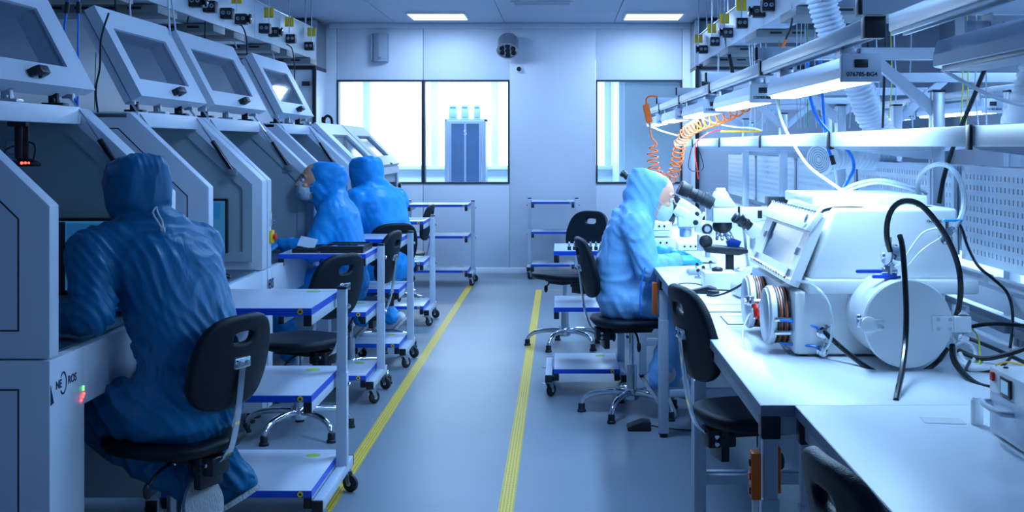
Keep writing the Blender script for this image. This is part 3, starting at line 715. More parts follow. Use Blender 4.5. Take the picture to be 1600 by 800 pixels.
# ------------------------------------------------------------------ laboratory benches on the right
HT = .818
BX0, BX1, XP = .49, 1.44, 1.40
def pegboard(t, x, ya, yb, z0, z1, pitch=.038):
    """perforated steel sheet facing -x, every slot a real hole"""
    bm = bmesh.new(); ny = int((yb-ya-.03)/pitch); nz = int((z1-z0-.02)/pitch)
    oy = ya+((yb-ya)-ny*pitch)/2; oz = z0+((z1-z0)-nz*pitch)/2; hw, hh = .0048, .0085
    V = {}
    def v(y, z):
        k = (round(y, 5), round(z, 5))
        if k not in V: V[k] = bm.verts.new((x, y, z))
        return V[k]
    for i in range(ny):
        for j in range(nz):
            a, b, c, d = oy+i*pitch, oy+(i+1)*pitch, oz+j*pitch, oz+(j+1)*pitch; cy, cz = (a+b)/2, (c+d)/2
            o_ = [v(a,c), v(b,c), v(b,d), v(a,d)]; n_ = [bm.verts.new((x, cy+sy*hw, cz+sz*hh)) for sy, sz in ((-1,-1),(1,-1),(1,1),(-1,1))]
            for k in range(4):
                q = (k+1) % 4; bm.faces.new((o_[k], o_[q], n_[q], n_[k]))
            r = [bm.verts.new(w.co+Vector((.006,0,0))) for w in n_]
            for k in range(4):
                q = (k+1) % 4; bm.faces.new((n_[k], n_[q], r[q], r[k]))
    b = MB(); b.bm.free(); b.bm = bm
    b.box(x-.001, x+.012, ya, yb, z1-(z1-(oz+nz*pitch)), z1); b.box(x-.001, x+.012, ya, yb, z0, oz)
    b.box(x-.001, x+.012, ya, oy, z0, z1); b.box(x-.001, x+.012, oy+ny*pitch, yb, z0, z1)
    pp = b.build('perforated_panel', PEG, t)
    MB().box(x+.020, x+.024, ya+.01, yb-.01, z0+.005, z1-.005).build('panel_lining', GREYP, pp)
    return pp
PEG = mat('perforated_sheet', (.66,.74,.82), .32, metal=.12, var=.04)
LM = 1.562
def make_bench(label, x0=BX0, lamp=True):
    """local origin: aisle edge on the floor at the near end; +x towards the back, +y away from the camera"""
    t = thing('workbench', label, 'bench', (x0, 0, 0), 0, group='white laboratory workbenches')
    W = BX1-BX0; xp = XP-x0; L = LM
    top = MB().box(0, W, .0015, L-.0015, HT-.026, HT, .002).build('worktop', BENCHT, t)
    MB().ring([(-.002,0,HT-.027),(W+.002,0,HT-.027),(W+.002,L,HT-.027),(-.002,L,HT-.027)], [(.002,.002,HT-.027),(W-.002,.002,HT-.027),(W-.002,L-.002,HT-.027),(.002,L-.002,HT-.027)], (0,0,.0255)).build('edge_band', BENCHE, top)
    MB().box(.012, .04, .05, L-.05, HT-.075, HT-.028, .002).build('front_rail', STEELP, t)
    MB().box(W-.06, W-.03, .05, L-.05, HT-.075, HT-.028, .002).build('back_rail', STEELP, t)
    for y in (.028, L-.028):
        for x in (.024, W-.08):
            l = MB().box(x-.018, x+.018, y-.018, y+.018, .30, HT-.07, .003).box(x-.022, x+.022, y-.022, y+.022, .02, .585, .003).build('leg', STEELP, t)
            MB().box(x-.024, x+.024, y-.024, y+.024, HT-.085, HT-.028, .004).build('corner_joint', BLACK, l)
            MB().lathe((x, y, 0), (0,0,1), [(.02,0),(.02,.012),(.01,.022)], 12).build('foot', BLACK, l)
        MB().box(.045, W-.10, y-.015, y+.015, .20, .235, .003).build('cross_bar', STEELP, t)
        MB().box(.045, W-.10, y-.015, y+.015, HT-.075, HT-.03, .003).build('cross_bar', STEELP, t)
    # upright, trunking, perforated back panel
    p = MB().box(xp-.022, xp+.022, -.03, -.006, HT, 1.65, .003).box(xp-.022, xp+.022, .006, .03, HT, 1.65, .003).box(xp-.012, xp+.022, -.008, .008, HT, 1.65).build('upright', ALU, t)
    MB().box(xp-.024, xp+.024, -.032, .032, 1.65, 1.658, .002).build('upright_cap', BLACK, p)
    MB().box(xp+.055, xp+.10, .03, L-.03, .90, .968, .006).build('cable_trunking', STEELP, t)
    pegboard(t, xp+.080, .045, L-.045, 1.035, 1.376)
    # shelf
    s = MB().box(1.012-x0, xp+.05, .012, L-.012, 1.474, 1.494, .003).build('upper_shelf', SHELF, t)
    MB().box(1.0-x0, 1.0-x0+.022, .012, L-.012, 1.448, 1.50, .003).build('shelf_edge', STEELP, s)
    MB().prism([(1.0-x0,-.02,1.452),(xp,-.02,1.452),(xp,-.02,1.40),(xp-.05,-.02,1.40),(1.03-x0,-.02,1.44)], (0,.005,0)).prism([(1.0-x0,.015,1.452),(xp,.015,1.452),(xp,.015,1.40),(xp-.05,.015,1.40),(1.03-x0,.015,1.44)], (0,.005,0)).build('shelf_bracket', STEELP, s)
    MB().box(.992-x0, 1.0-x0, -.016, .016, 1.44, 1.502, .002).build('shelf_clamp', BLACK, s)
    # overhead arm, brace, rail
    a = MB().box(.73-x0, xp+.02, -.020, .020, 1.77, 1.815, .003).build('overhead_arm', STEELP, t)
    MB().box(.722-x0, .732-x0, -.021, .021, 1.768, 1.817, .003).build('arm_cap', BLACK, a)
    MB().prism([(xp-.26,-.016,1.77),(xp-.20,-.016,1.77),(xp-.0,-.016,1.60),(xp-.0,-.016,1.545)], (0,.032,0), .002).build('brace', STEELP, t)
    rr = MB().box(.745-x0, .79-x0, .012, L-.012, 1.724, 1.764, .003).box(.75-x0,.758-x0,.012,L-.012,1.716,1.726).box(.777-x0,.785-x0,.012,L-.012,1.716,1.726).build('overhead_rail', ALU, t)
    MB().box(.742-x0, .793-x0, .0, .045, 1.713, 1.767, .002).build('rail_cap', BLACK, rr)
    return t
LAMPH = mat('lamp_housing', (.50,.62,.78), .3, metal=.2)
LEDOFF = mat('lamp_cover_unlit', (.45,.52,.60), .3)
def make_lamp(label, lit, L=1.16):
    t = thing('bench_lamp', label, 'lamp', (0,0,0), 0, group='linear lamps over the right-hand bench')
    MB().prism([(-.050,0,.030),(-.040,0,.062),(.040,0,.062),(.050,0,.030),(.050,0,.004),(.035,0,0),(-.035,0,0),(-.050,0,.004)], (0,L,0), .002).build('housing', LAMPH, t, angle=14)
    MB().box(-.043, .043, .04, L-.04, -.008, .004, .003).build('diffuser', LED if lit else LEDOFF, t)
    e = MB().box(-.053, .053, -.032, .001, -.008, .068, .004).build('end_box', STEELP, t)
    MB().box(-.020, .016, -.036, -.031, .030, .052, .002).build('switch', BLACK, e)
    for y in (.12, L-.12):
        MB().box(-.026, .026, y-.02, y+.02, .062, .092, .002).box(-.03,-.026,y-.03,y+.03,.055,.108).box(.026,.03,y-.03,y+.03,.055,.108).build('hanger', STEEL, t)
    return t
BN = [('nearest full workbench on the right carrying the white glovebox', 2.965), ('second workbench on the right carrying the microscopes', 2.965+LM),
      ('third workbench on the right where the person works at the microscope', 2.965+2*LM), ('fourth workbench on the right', 2.965+3*LM), ('fifth workbench on the right, farthest one', 2.965+4*LM)]
b0 = make_bench(BN[0][0]); benches = [b0]
for i, (lb, y) in enumerate(BN):
    b = b0 if i == 0 else dup(b0, label=lb)
    b.location = (BX0, y, 0)
    if i: benches.append(b)
nb = make_bench('white workbench in the bottom right corner with a label strip', x0=.573); nb.location = (.573, 2.965-LM, 0)
for c_ in child(nb, 'overhead_rail'): c_.location.y -= .19; c_.location.z -= .015
l0 = make_lamp('x', True)
for i in range(5):
    lm = l0 if i == 0 else dup(l0)
    lm.location = (.80, 3.26+i*LM, 1.628)
    lm['label'] = ['nearest lit linear lamp over the right bench, printed code on its end box', 'second lit linear lamp over the right bench', 'third lit linear lamp over the right bench', 'fourth lit linear lamp over the right bench', 'farthest lit linear lamp over the right bench, by the orange hose'][i]
    area('bench_lamp_light', (.80, 3.26+i*LM+.58, 1.616), .08, 11, (.34,.64,1.0), sy=1.08)
    eb = child(lm, 'end_box')[0]
    lettering('lettering', '076785-BG4' if i == 0 else '0767-BG', .016, BLACK, eb, (0, -.0325, .012), (math.pi/2, 0, 0), True)
lo = make_lamp('unlit linear lamp at the top right corner', False); lo.location = (.87, 1.52, 1.62); 
# second, opposite row beyond the perforated panels
SR = ['opposite workbench beyond the perforated panels, nearest', 'opposite workbench beyond the perforated panels, second', 'opposite workbench beyond the perforated panels, third', 'opposite workbench beyond the perforated panels, fourth', 'opposite workbench beyond the perforated panels, farthest']
for i in range(5):
    b = dup(b0, (3.06-BX0+.02, 2.965+(i+1)*LM, 0), math.pi, SR[i], 'opposite workbenches')
    if i < 4:
        lm = dup(l0, (2.24, 3.2+i*LM, 1.628), 0, 'lit linear lamp of the opposite bench, %s' % ('nearest', 'second', 'third', 'farthest')[i], 'lamps over the opposite benches')
        area('bench_lamp_light', (2.24, 3.2+i*LM+.58, 1.616), .08, 8, (.34,.64,1.0), sy=1.08)
# ------------------------------------------------------------------ people in coveralls
def folds(me, amp, seed, waist=None, dirs=(10, 10, 24), diag=(.8,.15,.5), ridge=1.1):
    """cloth creases: moves each vertex along its normal by ridged, domain-warped noise"""
    off = Vector((seed*7.3, seed*3.1, seed*1.7))
    nv = [v.normal.copy() for v in me.vertices]
    dv = Vector(diag).normalized()
    for v, n in zip(me.vertices, nv):
        p = v.co+off
        w = Vector((noise.noise(p*4), noise.noise(p*4+Vector((9,0,0))), noise.noise(p*4+Vector((0,9,0)))))*.16
        q = p+w
        a = 1-abs(noise.noise(Vector((q.x*dirs[0]+q.z*6, q.y*dirs[1]-q.z*4, q.z*dirs[2]*.45))))*3.0
        b = noise.noise(q*5.0)
        # long pulled folds: ridges across dv, fading in and out in patches
        u = p.dot(dv)*21+noise.noise(p*5)*1.1
        m = max(0.0, noise.noise(p*3.1+Vector((3,3,3)))+.30)
        r = (1-abs(((u % 1.0)-.5)*2))**1.5
        d = amp*(.55*a+.9*b+ridge*m*(r-.4))
        if ridge > 2:
            u2 = (p+w*.25).dot(dv)*40+noise.noise(p*4)*1.3; m2 = max(0.0, noise.noise(p*2.7+Vector((8,1,3)))+.25)
            d += amp*1.5*m2*((1-abs(((u2 % 1.0)-.5)*2))**1.3-.4)
        if waist is not None:
            k = math.exp(-((v.co.z-waist)/.035)**2)
            ang = math.atan2(n.y, n.x)
            d += k*(-.010+.004*math.sin(ang*26))
        v.co += n*d
def person(label, suit, J, up_head, fwd_head, hood=1.0, voxel=.010, amp=.010, seed=1, face=False, waist=None, boxy=2.4, fat=1.0, glove_curl=.5, arm=1.0, center=None, diag=(.8,.15,.5), ridge=1.1, face_off=.022):
    root = thing('person', label, 'person', center, 0, group='people in blue coveralls')
    V_ = {k: Vector(v)-Vector(center) for k, v in J.items()}
    pel, nk, hd = V_['pelvis'], V_['neck'], V_['head']
    lat = (V_['shL']-V_['shR']).normalized(); hlat = (V_['hipL']-V_['hipR']).normalized()
    mid = V_.get('waist', pel.lerp(nk, .42))
    sp1 = (nk-mid).normalized(); sp0 = (mid-pel).normalized()
    d1 = lat.cross(sp1).normalized(); d0 = hlat.cross(sp0).normalized()
    lm = (lat+hlat).normalized(); dm = (d0+d1).normalized()
    b = MB(); f = fat; hu0 = Vector(up_head).normalized()
    b.loft([(pel-sp0*.12, hlat*.10*f, d0*.08*f), (pel-sp0*.08, hlat*.165*f, d0*.125*f, 2.4), (pel, hlat*.195*f, d0*.15*f, 2.4), (pel.lerp(mid,.55), hlat*.18*f, d0*.138*f, 2.3), (mid, lm*.178*f, dm*.135*f, 2.3),
            (mid.lerp(nk,.35), lat*.185*f, d1*.130*f, 2.3), (mid.lerp(nk,.68), lat*.205*f, d1*.125*f, 2.4), (mid.lerp(nk,.88), lat*.18*f, d1*.105*f, 2.2), (nk+sp1*.005, lat*.10, d1*.085), (nk+sp1*.05, lat*.07, d1*.07)], 28)
    for s in ('L', 'R'):
        sh, el, wr = V_['sh'+s], V_['el'+s], V_['wr'+s]; hp, kn, an = V_['hip'+s], V_['kn'+s], V_['an'+s]
        b.capsule(nk-sp1*.005, .088, sh, .074*arm); b.capsule(nk+hu0*.03, .080, sh-sp1*.02, .070*arm)
        b.capsule(mid.lerp(nk,.55), .10, sh-sp1*.02, .078*arm)
        b.capsule(sh, .078*arm, el, .061*arm); b.capsule(el, .061*arm, el.lerp(wr,.5), .052*arm); b.capsule(el.lerp(wr,.5), .053*arm, wr, .038)
        b.capsule(hp, .112*f, kn, .082*f); b.capsule(kn, .080*f, kn.lerp(an,.5), .074*f); b.capsule(kn.lerp(an,.5), .074*f, an, .062)
    hu = Vector(up_head).normalized(); hf = Vector(fwd_head); hf = (hf-hu*hf.dot(hu)).normalized(); hl = hu.cross(hf)
    S = hood; e = boxy
    b.loft([(nk-hu*.06, hl*.155, hf*.12), (nk-hu*.01, hl*.125, hf*.115), (hd-hu*.13*S, hl*.098*S, hf*.100*S), (hd-hu*.09*S, hl*.092*S, hf*.102*S), (hd-hu*.04*S, hl*.099*S, hf*.115*S, e), (hd+hu*.04*S, hl*.104*S, hf*.121*S, e), (hd+hu*.09*S, hl*.101*S, hf*.117*S, e), (hd+hu*.118*S, hl*.088*S, hf*.10*S, e), (hd+hu*.132*S, hl*.055*S, hf*.06*S)], 28)
    me = remesh(b.bm, voxel, 7, .5, 'coverall')
    folds(me, amp, seed, None if waist is None else waist-center[2], diag=diag, ridge=ridge)
    finish(me, suit, 70)
    link_mesh('coverall', me, root)
    # head with face inside the hood
    R3 = Matrix((hf, hl, hu)).transposed()
    hb = MB(); off = face_off
    def HP(x, y, z): return hd+hf*(x+off)+hl*y+hu*z
    hb.ball(HP(0,0,.02), 1, sc=(.100,.078,.105), rot=R3, seg=24)
    hb.ball(HP(.028,0,-.05), 1, sc=(.070,.060,.075), rot=R3, seg=20)
    hb.capsule(HP(.096,0,.015), .010, HP(.118,0,-.026), .015)
    hb.ball(HP(.110,0,-.030), 1, sc=(.016,.019,.012), rot=R3)
    for s in (-1, 1):
        hb.ball(HP(.070,s*.036,-.025), 1, sc=(.026,.024,.022), rot=R3)
        hb.capsule(HP(.094,s*.016,.034), .009, HP(.080,s*.050,.034), .008)
        hb.ball(HP(-.012,s*.076,-.008), 1, sc=(.018,.010,.030), rot=R3)
    hb.ball(HP(.095,0,-.062), 1, sc=(.010,.026,.009), rot=R3)
    me = remesh(hb.bm, .005, 4, .5, 'head'); finish(me, SKIN, 80); ho = link_mesh('head', me, root)
    for s in (-1, 1):
        MB().ball(HP(.088,s*.032,.010), .0125, seg=14).build('eye', WHITEG, ho)
        MB().ball(HP(.096,s*.033,.008), .0065, seg=10).build('iris', BLACK, ho)
        MB().tube([HP(.098,s*.016,.036), HP(.097,s*.034,.042), HP(.085,s*.052,.036)], .003, 6).build('eyebrow', BLACK, ho)
    mb = MB(); mb.loft([(HP(.062,0,-.118), hl*.030, hf*.028), (HP(.060,0,-.100), hl*.050, hf*.050), (HP(.060,0,-.066), hl*.062, hf*.060), (HP(.062,0,-.032), hl*.058, hf*.058), (HP(.068,0,-.010), hl*.042, hf*.050), (HP(.085,0,.002), hl*.018, hf*.026)], 26)
    for s in (-1, 1):
        mb.tube([HP(.07,s*.058,-.03), HP(.03,s*.077,-.018), HP(-.01,s*.088,0)], .0015, 5)
        mb.tube([HP(.07,s*.055,-.075), HP(.03,s*.070,-.06), HP(-.01,s*.088,-.03)], .0015, 5)
    mb.build('face_mask', MASKM, root, angle=80)
    return root, V_
def hand(root, wrist, tip_dir, palm_n, side, curl=.5, material=None, size=1.0, spread=.10):
    """glove: palm, four unequal fingers and a thumb; palm_n points out of the palm, side=+1 when the thumb lies towards +lateral"""
    d = Vector(tip_dir).normalized(); n = Vector(palm_n); n = (n-d*n.dot(d)).normalized(); l = d.cross(n)*side
    w = Vector(wrist); z = size; b = MB()
    b.capsule(w-d*.055*z, .038*z, w+d*.01, .027*z)
    b.loft([(w, l*.026*z, n*.020*z), (w+d*.03*z, l*.036*z, n*.018*z, 2.6), (w+d*.07*z, l*.042*z, n*.016*z, 2.8), (w+d*.095*z, l*.040*z, n*.013*z, 2.6)], 16)
    for k, (y, L, r) in enumerate(((.031,.070,.0088),(.0105,.079,.0092),(-.0105,.073,.0088),(-.030,.058,.0080))):
        p = w+d*(.090-.006*abs(k-1))*z+l*y*z; a = curl*.55; yaw = (1.2-k)*spread
        dd = (d+l*yaw).normalized()
        for j, q in enumerate((.45,.32,.23)):
            v = dd*math.cos(a)+n*math.sin(a); p2 = p+v*L*q*z
            b.capsule(p, r*z*(1-.08*j), p2, r*z*(.94-.08*j), 10); p = p2; a += curl*(.85+.1*j)
    p = w+d*.028*z+l*.026*z; v = (l*.80+d*.62+n*.25).normalized()
    for j, (q, r) in enumerate(((.040,.0130),(.032,.0105),(.026,.0092))):
        p2 = p+v*q*z; b.capsule(p, r*z, p2, r*.92*z, 10); p = p2; v = (v*.75+d*.42+n*.18*curl-l*.10).normalized()
    me = remesh(b.bm, .0034, 3, .45, 'glove'); finish(me, material or GLOVE, 80)
    return link_mesh('glove', me, root)
SOLEM = mat('ridged_sole', (.50,.53,.56), .6, bump=1.0, bs=55, stretch=(1, 7, 1))
def shoe(root, ankle, toe, up, material, label=None, L=.27):
    a = Vector(ankle); d = Vector(toe).normalized(); u = Vector(up); u = (u-d*u.dot(d)).normalized(); l = d.cross(u)
    h = a-u*.055-d*.06
    o = MB().loft([(h+u*.035, l*.025, u*.025), (h+d*.02+u*.035, l*.036, u*.036, 2.5), (h+d*.07+u*.04, l*.040, u*.042, 2.5), (h+d*.13+u*.032, l*.045, u*.034, 2.5), (h+d*.20+u*.026, l*.048, u*.027, 2.5), (h+d*(L-.02)+u*.022, l*.036, u*.020, 2.4), (h+d*L+u*.02, l*.015, u*.010)], 20).capsule(a-u*.01-d*.0, .042, a+u*.06, .052).build('shoe', material, root, angle=70)
    out = []
    for k in range(28):
        t = 2*math.pi*k/28; x = (.5-.5*math.cos(t))*L; wd_ = (.036+.016*math.sin(min(1, x/L)*math.pi*.75))*math.sin(t)
        wd_ = math.copysign(abs(wd_)**.9, wd_) if abs(wd_) > 1e-6 else 0
        out.append(h+d*x+l*wd_*1.15)
    MB().prism([p-u*.012 for p in out], u*.018, .003).build('sole', SOLEM, o)
    return o
# 1 --- nearest person, seen from behind, deep blue
J1 = dict(pelvis=(-1.285,4.20,.555), waist=(-1.305,4.24,.80), neck=(-1.428,4.27,1.145), head=(-1.495,4.30,1.285),
    shL=(-1.595,4.13,1.085), shR=(-1.315,4.42,1.085), elL=(-1.545,4.02,.895), wrL=(-1.735,4.12,.855), elR=(-1.345,4.60,.865), wrR=(-1.60,4.66,.855),
    hipL=(-1.37,4.13,.555), hipR=(-1.24,4.29,.555), knL=(-1.71,4.30,.525), knR=(-1.60,4.52,.545), anL=(-1.315,4.26,.26), anR=(-1.185,4.46,.235))
p1, v1 = person('person in deep blue hooded coverall seated nearest, seen from behind, hands in the workstation', SUIT_D, J1, (-.10,.05,1), (-.62,.72,-.12), hood=1.0, voxel=.0058, amp=.0065, seed=2, waist=.70, boxy=3.0, fat=1.03, arm=1.14, center=(-1.30,4.20,.0), diag=(.66,.55,.45), ridge=2.9)
c1 = Vector((-1.30,4.20,0))
hand(p1, v1['wrL'], (-.9,.35,-.1), (0,0,-1), -1, .5); hand(p1, v1['wrR'], (-.9,.1,-.1), (0,0,-1), 1, .5)
shoe(p1, v1['anL']+Vector((.03,-.02,-.01)), (.12,-.05,-1), (-.75,.6,.1), SUIT_D, L=.20); shoe(p1, v1['anR']+Vector((.0,0,-.01)), (-.88,0,-.50), (-.5,0,.86), SUIT_D)
hb_ = Vector((-1.495,4.30,1.285))-c1; bk = Vector((.62,-.72,0)).normalized(); la = Vector((.72,.62,0)).normalized()
q = hb_+bk*.135+la*.012-Vector((0,0,.045))
MB().tube([q, q+Vector((-.008,-.012,-.02)), q+Vector((.012,-.018,-.052)), q+Vector((.026,-.018,-.072)), q+Vector((.024,-.012,-.050)), q+Vector((.008,-.006,-.022)), q], .0034, 6).box(-.006,.010,-.004,.004,-.016,.002,.002, m=Matrix.Translation(q+Vector((.026,-.018,-.072)))).build('hood_drawcord', WHITEP, p1)
# 2 --- masked person at the third workstation
J2 = dict(pelvis=(-1.275,7.10,.625), waist=(-1.275,7.10,.83), neck=(-1.335,7.12,1.115), head=(-1.385,7.14,1.225),
    shL=(-1.325,6.97,1.05), shR=(-1.345,7.28,1.06), elL=(-1.42,6.90,.845), wrL=(-1.60,6.93,.88), elR=(-1.45,7.36,.86), wrR=(-1.66,7.25,.88),
    hipL=(-1.28,7.01,.62), hipR=(-1.28,7.19,.62), knL=(-1.66,6.98,.60), knR=(-1.66,7.24,.60), anL=(-1.56,6.98,.17), anR=(-1.60,7.24,.12))
for k_ in J2:
    v_ = J2[k_]; J2[k_] = (v_[0]*1.055, v_[1]+.45, v_[2] if k_[:2] in ('kn', 'an') else 1.45-(1.45-v_[2])*1.045)
p2, v2 = person('person in bright blue coverall and face mask, seated at the third workstation', SUIT_B, J2, (.12,-.02,1), (-.95,-.28,-.15), hood=1.02, voxel=.010, amp=.0085, seed=5, fat=1.05, arm=1.15, center=(-1.345,7.55,.0), face_off=.060)
hand(p2, v2['wrL'], (-1,.1,-.15), (0,.2,-1), 1, .6); hand(p2, v2['wrR'], (-1,0,-.15), (0,0,-1), -1, .6)
shoe(p2, v2['anL'], (-.8,0,-.35), (-.3,0,.9), WHITESH); shoe(p2, v2['anR'], (-1,0,-.1), (-.1,0,1), WHITESH)
# 3 --- person at the fourth workstation, from behind
J3 = dict(pelvis=(-1.225,8.66,.600), waist=(-1.235,8.68,.84), neck=(-1.335,8.71,1.135), head=(-1.395,8.74,1.245),
    shL=(-1.44,8.58,1.06), shR=(-1.20,8.86,1.06), elL=(-1.48,8.52,.87), wrL=(-1.66,8.60,.87), elR=(-1.28,9.02,.86), wrR=(-1.56,9.05,.87),
    hipL=(-1.27,8.58,.59), hipR=(-1.18,8.74,.59), knL=(-1.62,8.70,.58), knR=(-1.58,8.88,.58), anL=(-1.40,8.62,.22), anR=(-1.22,8.84,.20))
p3, v3 = person('person in bright blue coverall seated at the fourth workstation, seen from behind', SUIT_B, J3, (-.08,.05,1), (-.80,.60,-.1), hood=.98, voxel=.011, amp=.008, seed=8, boxy=2.8, fat=1.05, arm=1.18, center=(-1.225,8.66,.0))
hand(p3, v3['wrL'], (-1,.2,-.1), (0,0,-1), -1, .5); hand(p3, v3['wrR'], (-1,0,-.1), (0,0,-1), 1, .5)
shoe(p3, v3['anL'], (-.6,.1,-.6), (-.5,0,.8), WHITESH); shoe(p3, v3['anR']+Vector((.02,0,0)), (-.55,.2,-.6), (-.5,0,.8), WHITESH)
# 4 --- person at the microscope
J4 = dict(pelvis=(.335,6.60,.63), waist=(.325,6.60,.83), neck=(.405,6.60,1.09), head=(.455,6.60,1.192),
    shR=(.400,6.43,1.03), shL=(.410,6.77,1.03), elR=(.455,6.38,.80), wrR=(.615,6.44,.845), elL=(.50,6.82,.82), wrL=(.60,6.72,.86),
    hipR=(.345,6.51,.62), hipL=(.345,6.69,.62), knR=(.66,6.47,.615), knL=(.67,6.72,.615), anR=(.515,6.48,.20), anL=(.60,6.70,.16))
p4, v4 = person('person in pale blue coverall and mask bending over a microscope at the right bench', SUIT_L, J4, (.30,0,1), (1,-.02,-.36), hood=.94, voxel=.0095, amp=.0085, seed=11, fat=.97, arm=1.08, center=(.335,6.60,.0), face_off=.058)
hand(p4, v4['wrR'], (1,.22,.02), (-.1,.3,-1), 1, .55); hand(p4, v4['wrL'], (1,-.32,-.05), (-.1,-.3,-1), -1, .55)
shoe(p4, v4['anR'], (.45,0,-.62), (.7,0,.6), WHITESH); shoe(p4, v4['anL'], (.9,0,-.25), (.2,0,1), WHITESH)
# ------------------------------------------------------------------ the glovebox on the near bench
GB = thing('glovebox', 'large white glovebox with sloping window, two round glove ports and round airlock door', 'glovebox', (.95, 4.05, HT))
Y0, Y1 = 3.64, 4.46
def gb(mb, name, m, parent=None, angle=35): return mb.build(name, m, parent or GB, world=True, angle=angle)
base = gb(MB().box(.70, 1.155, Y0, Y1, HT+.006, 1.012, .012), 'base_box', WHITEP)
for x in (.73, 1.12):
    for y in (Y0+.04, Y1-.04): gb(MB().lathe((x, y, HT), (0,0,1), [(.02,0),(.02,.008)], 14), 'foot', BLACK, base)
# hull: loft between the flange rectangle and the smaller top
gb(MB().box(.735, 1.245, Y0-.03, Y1+.01, 1.008, 1.052, .010), 'flange', WHITEP)
def hull(xa, xb, xc, xd, z0, z1, ya, yb, yc, yd):
    b = MB(); lo = [(xa,ya,z0),(xb,ya,z0),(xb,yb,z0),(xa,yb,z0)]; hi = [(xc,yc,z1),(xd,yc,z1),(xd,yd,z1),(xc,yd,z1)]
    a = [b.bm.verts.new(p) for p in lo]; c = [b.bm.verts.new(p) for p in hi]
    b.bm.faces.new(a); b.bm.faces.new(c)
    for k in range(4): q = (k+1) % 4; b.bm.faces.new((a[k], a[q], c[q], c[k]))
    bmesh.ops.recalc_face_normals(b.bm, faces=b.bm.faces)
    bmesh.ops.bevel(b.bm, geom=list(b.bm.edges), offset=.012, segments=3, affect='EDGES', profile=.5)
    return b
gb(hull(.745, 1.195, .825, 1.19, 1.05, 1.262, Y0, Y1-.01, Y0, Y1-.06), 'hull', WHITEP)
gb(MB().box(.80, 1.165, 3.86, 4.34, 1.258, 1.292, .006), 'top_cover', WHITEG)
# sloping operator panel with window, rows of bolts
pa = Vector((.715,0,1.022)); pb = Vector((.800,0,1.232)); dd = (pb-pa).normalized(); nn = Vector((-dd.z,0,dd.x)); HL = (pb-pa).length
def W_(s, y, k=0.0): return pa+dd*s*HL+Vector((0,y,0))+nn*k
ya, yb = Y0+.02, Y1-.03
fr = gb(MB().ring([W_(0,ya),W_(0,yb),W_(1,yb),W_(1,ya)], [W_(.20,ya+.085),W_(.20,yb-.14),W_(.72,yb-.14),W_(.72,ya+.085)], nn*.030), 'window_frame', WHITEP)
gb(MB().prism([W_(.22,ya+.07,.004),W_(.22,yb-.12,.004),W_(.72,yb-.12,.004),W_(.72,ya+.07,.004)], nn*.006), 'backing', mat('glovebox_inside', (.03,.12,.28), .6), fr)
gb(MB().prism([W_(.20,ya+.085,.016),W_(.20,yb-.14,.016),W_(.72,yb-.14,.016),W_(.72,ya+.085,.016)], nn*.006), 'glass', mat('glovebox_window', (.03,.14,.32), .08, alpha=.7, spec=.5), fr)
gb(MB().prism([W_(.75,ya-.01,.030),W_(.75,yb+.01,.030),W_(1.04,yb+.01,.012),W_(1.04,ya-.01,.012)], nn*.018, .003), 'hood_lip', WHITEP)
for k in range(16):
    y = ya+.03+k*(yb-ya-.06)/15
    for s, kk in ((.06, .030), (1.02, .030)):
        p = W_(s, y, kk); gb(MB().lathe(p, nn, [(.0062,0),(.0062,.005),(.0035,.006),(.0035,.010)], 6), 'bolt', CHROME, fr)
for s, y in ((.14, ya+.06), (.14, yb-.11), (.80, yb-.11), (.82, ya+.06), (.5, yb-.11), (.45, ya+.06)):
    gb(MB().box(-.012,.012,-.010,.010,0,.008,.002, m=Matrix.Translation(W_(s,y,.030)) @ Matrix(((dd.x,0,nn.x,0),(0,1,0,0),(dd.z,0,nn.z,0),(0,0,0,1)))), 'clip', STEEL, fr)
gb(MB().lathe(W_(.90, ya+.03, .048), nn, [(.014,0),(.014,.004),(.006,.006)], 14), 'feedthrough', STEEL, fr)
# glove ports with clamping rings
RNG = mat('port_ring_orange', (.75,.12,.02), .4)
for i, (y, z) in enumerate(((3.76, .928), (4.16, .918))):
    g = gb(MB().lathe((.705,y,z), (-1,0,0), [(.086,-.01),(.086,.006),(.080,.008),(.080,.050),(.090,.052),(.090,.066),(.084,.070)], 44), 'glove_port', WHITEP)
    gb(MB().lathe((.634,y,z), (-1,0,0), [(.082,0),(.082,.004),(.079,.006)], 44), 'port_cover', SHELF, g)
    for k, (o_, m_) in enumerate(((.012,BLACK),(.020,RNG),(.028,BLACK),(.036,RNG),(.044,BLACK))):
        gb(MB().lathe((.705-o_+.0035,y,z), (-1,0,0), [(.080,0),(.0865,.0015),(.0865,.0055),(.080,.007)], 44), 'port_band', m_, g)
    for s in (-1, 1):
        gb(MB().box(.640,.700,y-.012,y+.012,z+s*.083-.006,z+s*.083+.012,.003) if False else MB().box(.645,.70,y-.098,y-.084,z-.028+s*.02,z-.014+s*.02,.003), 'port_clamp', CHROME, g)
gb(MB().tube([(.66,3.665,.925),(.70,3.655,.922),(.76,3.640,.910),(.775,3.632,.895)], .004, 8), 'blue_pneumatic_tube', BLUET)
gb(MB().tube([(.67,3.70,.850),(.72,3.65,.852),(.76,3.635,.850),(.772,3.632,.842)], .004, 8), 'blue_pneumatic_tube', BLUET)
for z in (.892, .838):
    o = gb(MB().lathe((.780,3.638,z), (0,-1,0), [(.016,0),(.016,.006),(.010,.008),(.010,.022),(.014,.024),(.014,.032),(.006,.034)], 12), 'coupling', CHROME)
    gb(MB().lathe((.780,3.622,z), (.5,0,.86), [(.007,0),(.007,.022),(.010,.023),(.010,.028)], 8), 'coupling_side', CHROME, o)
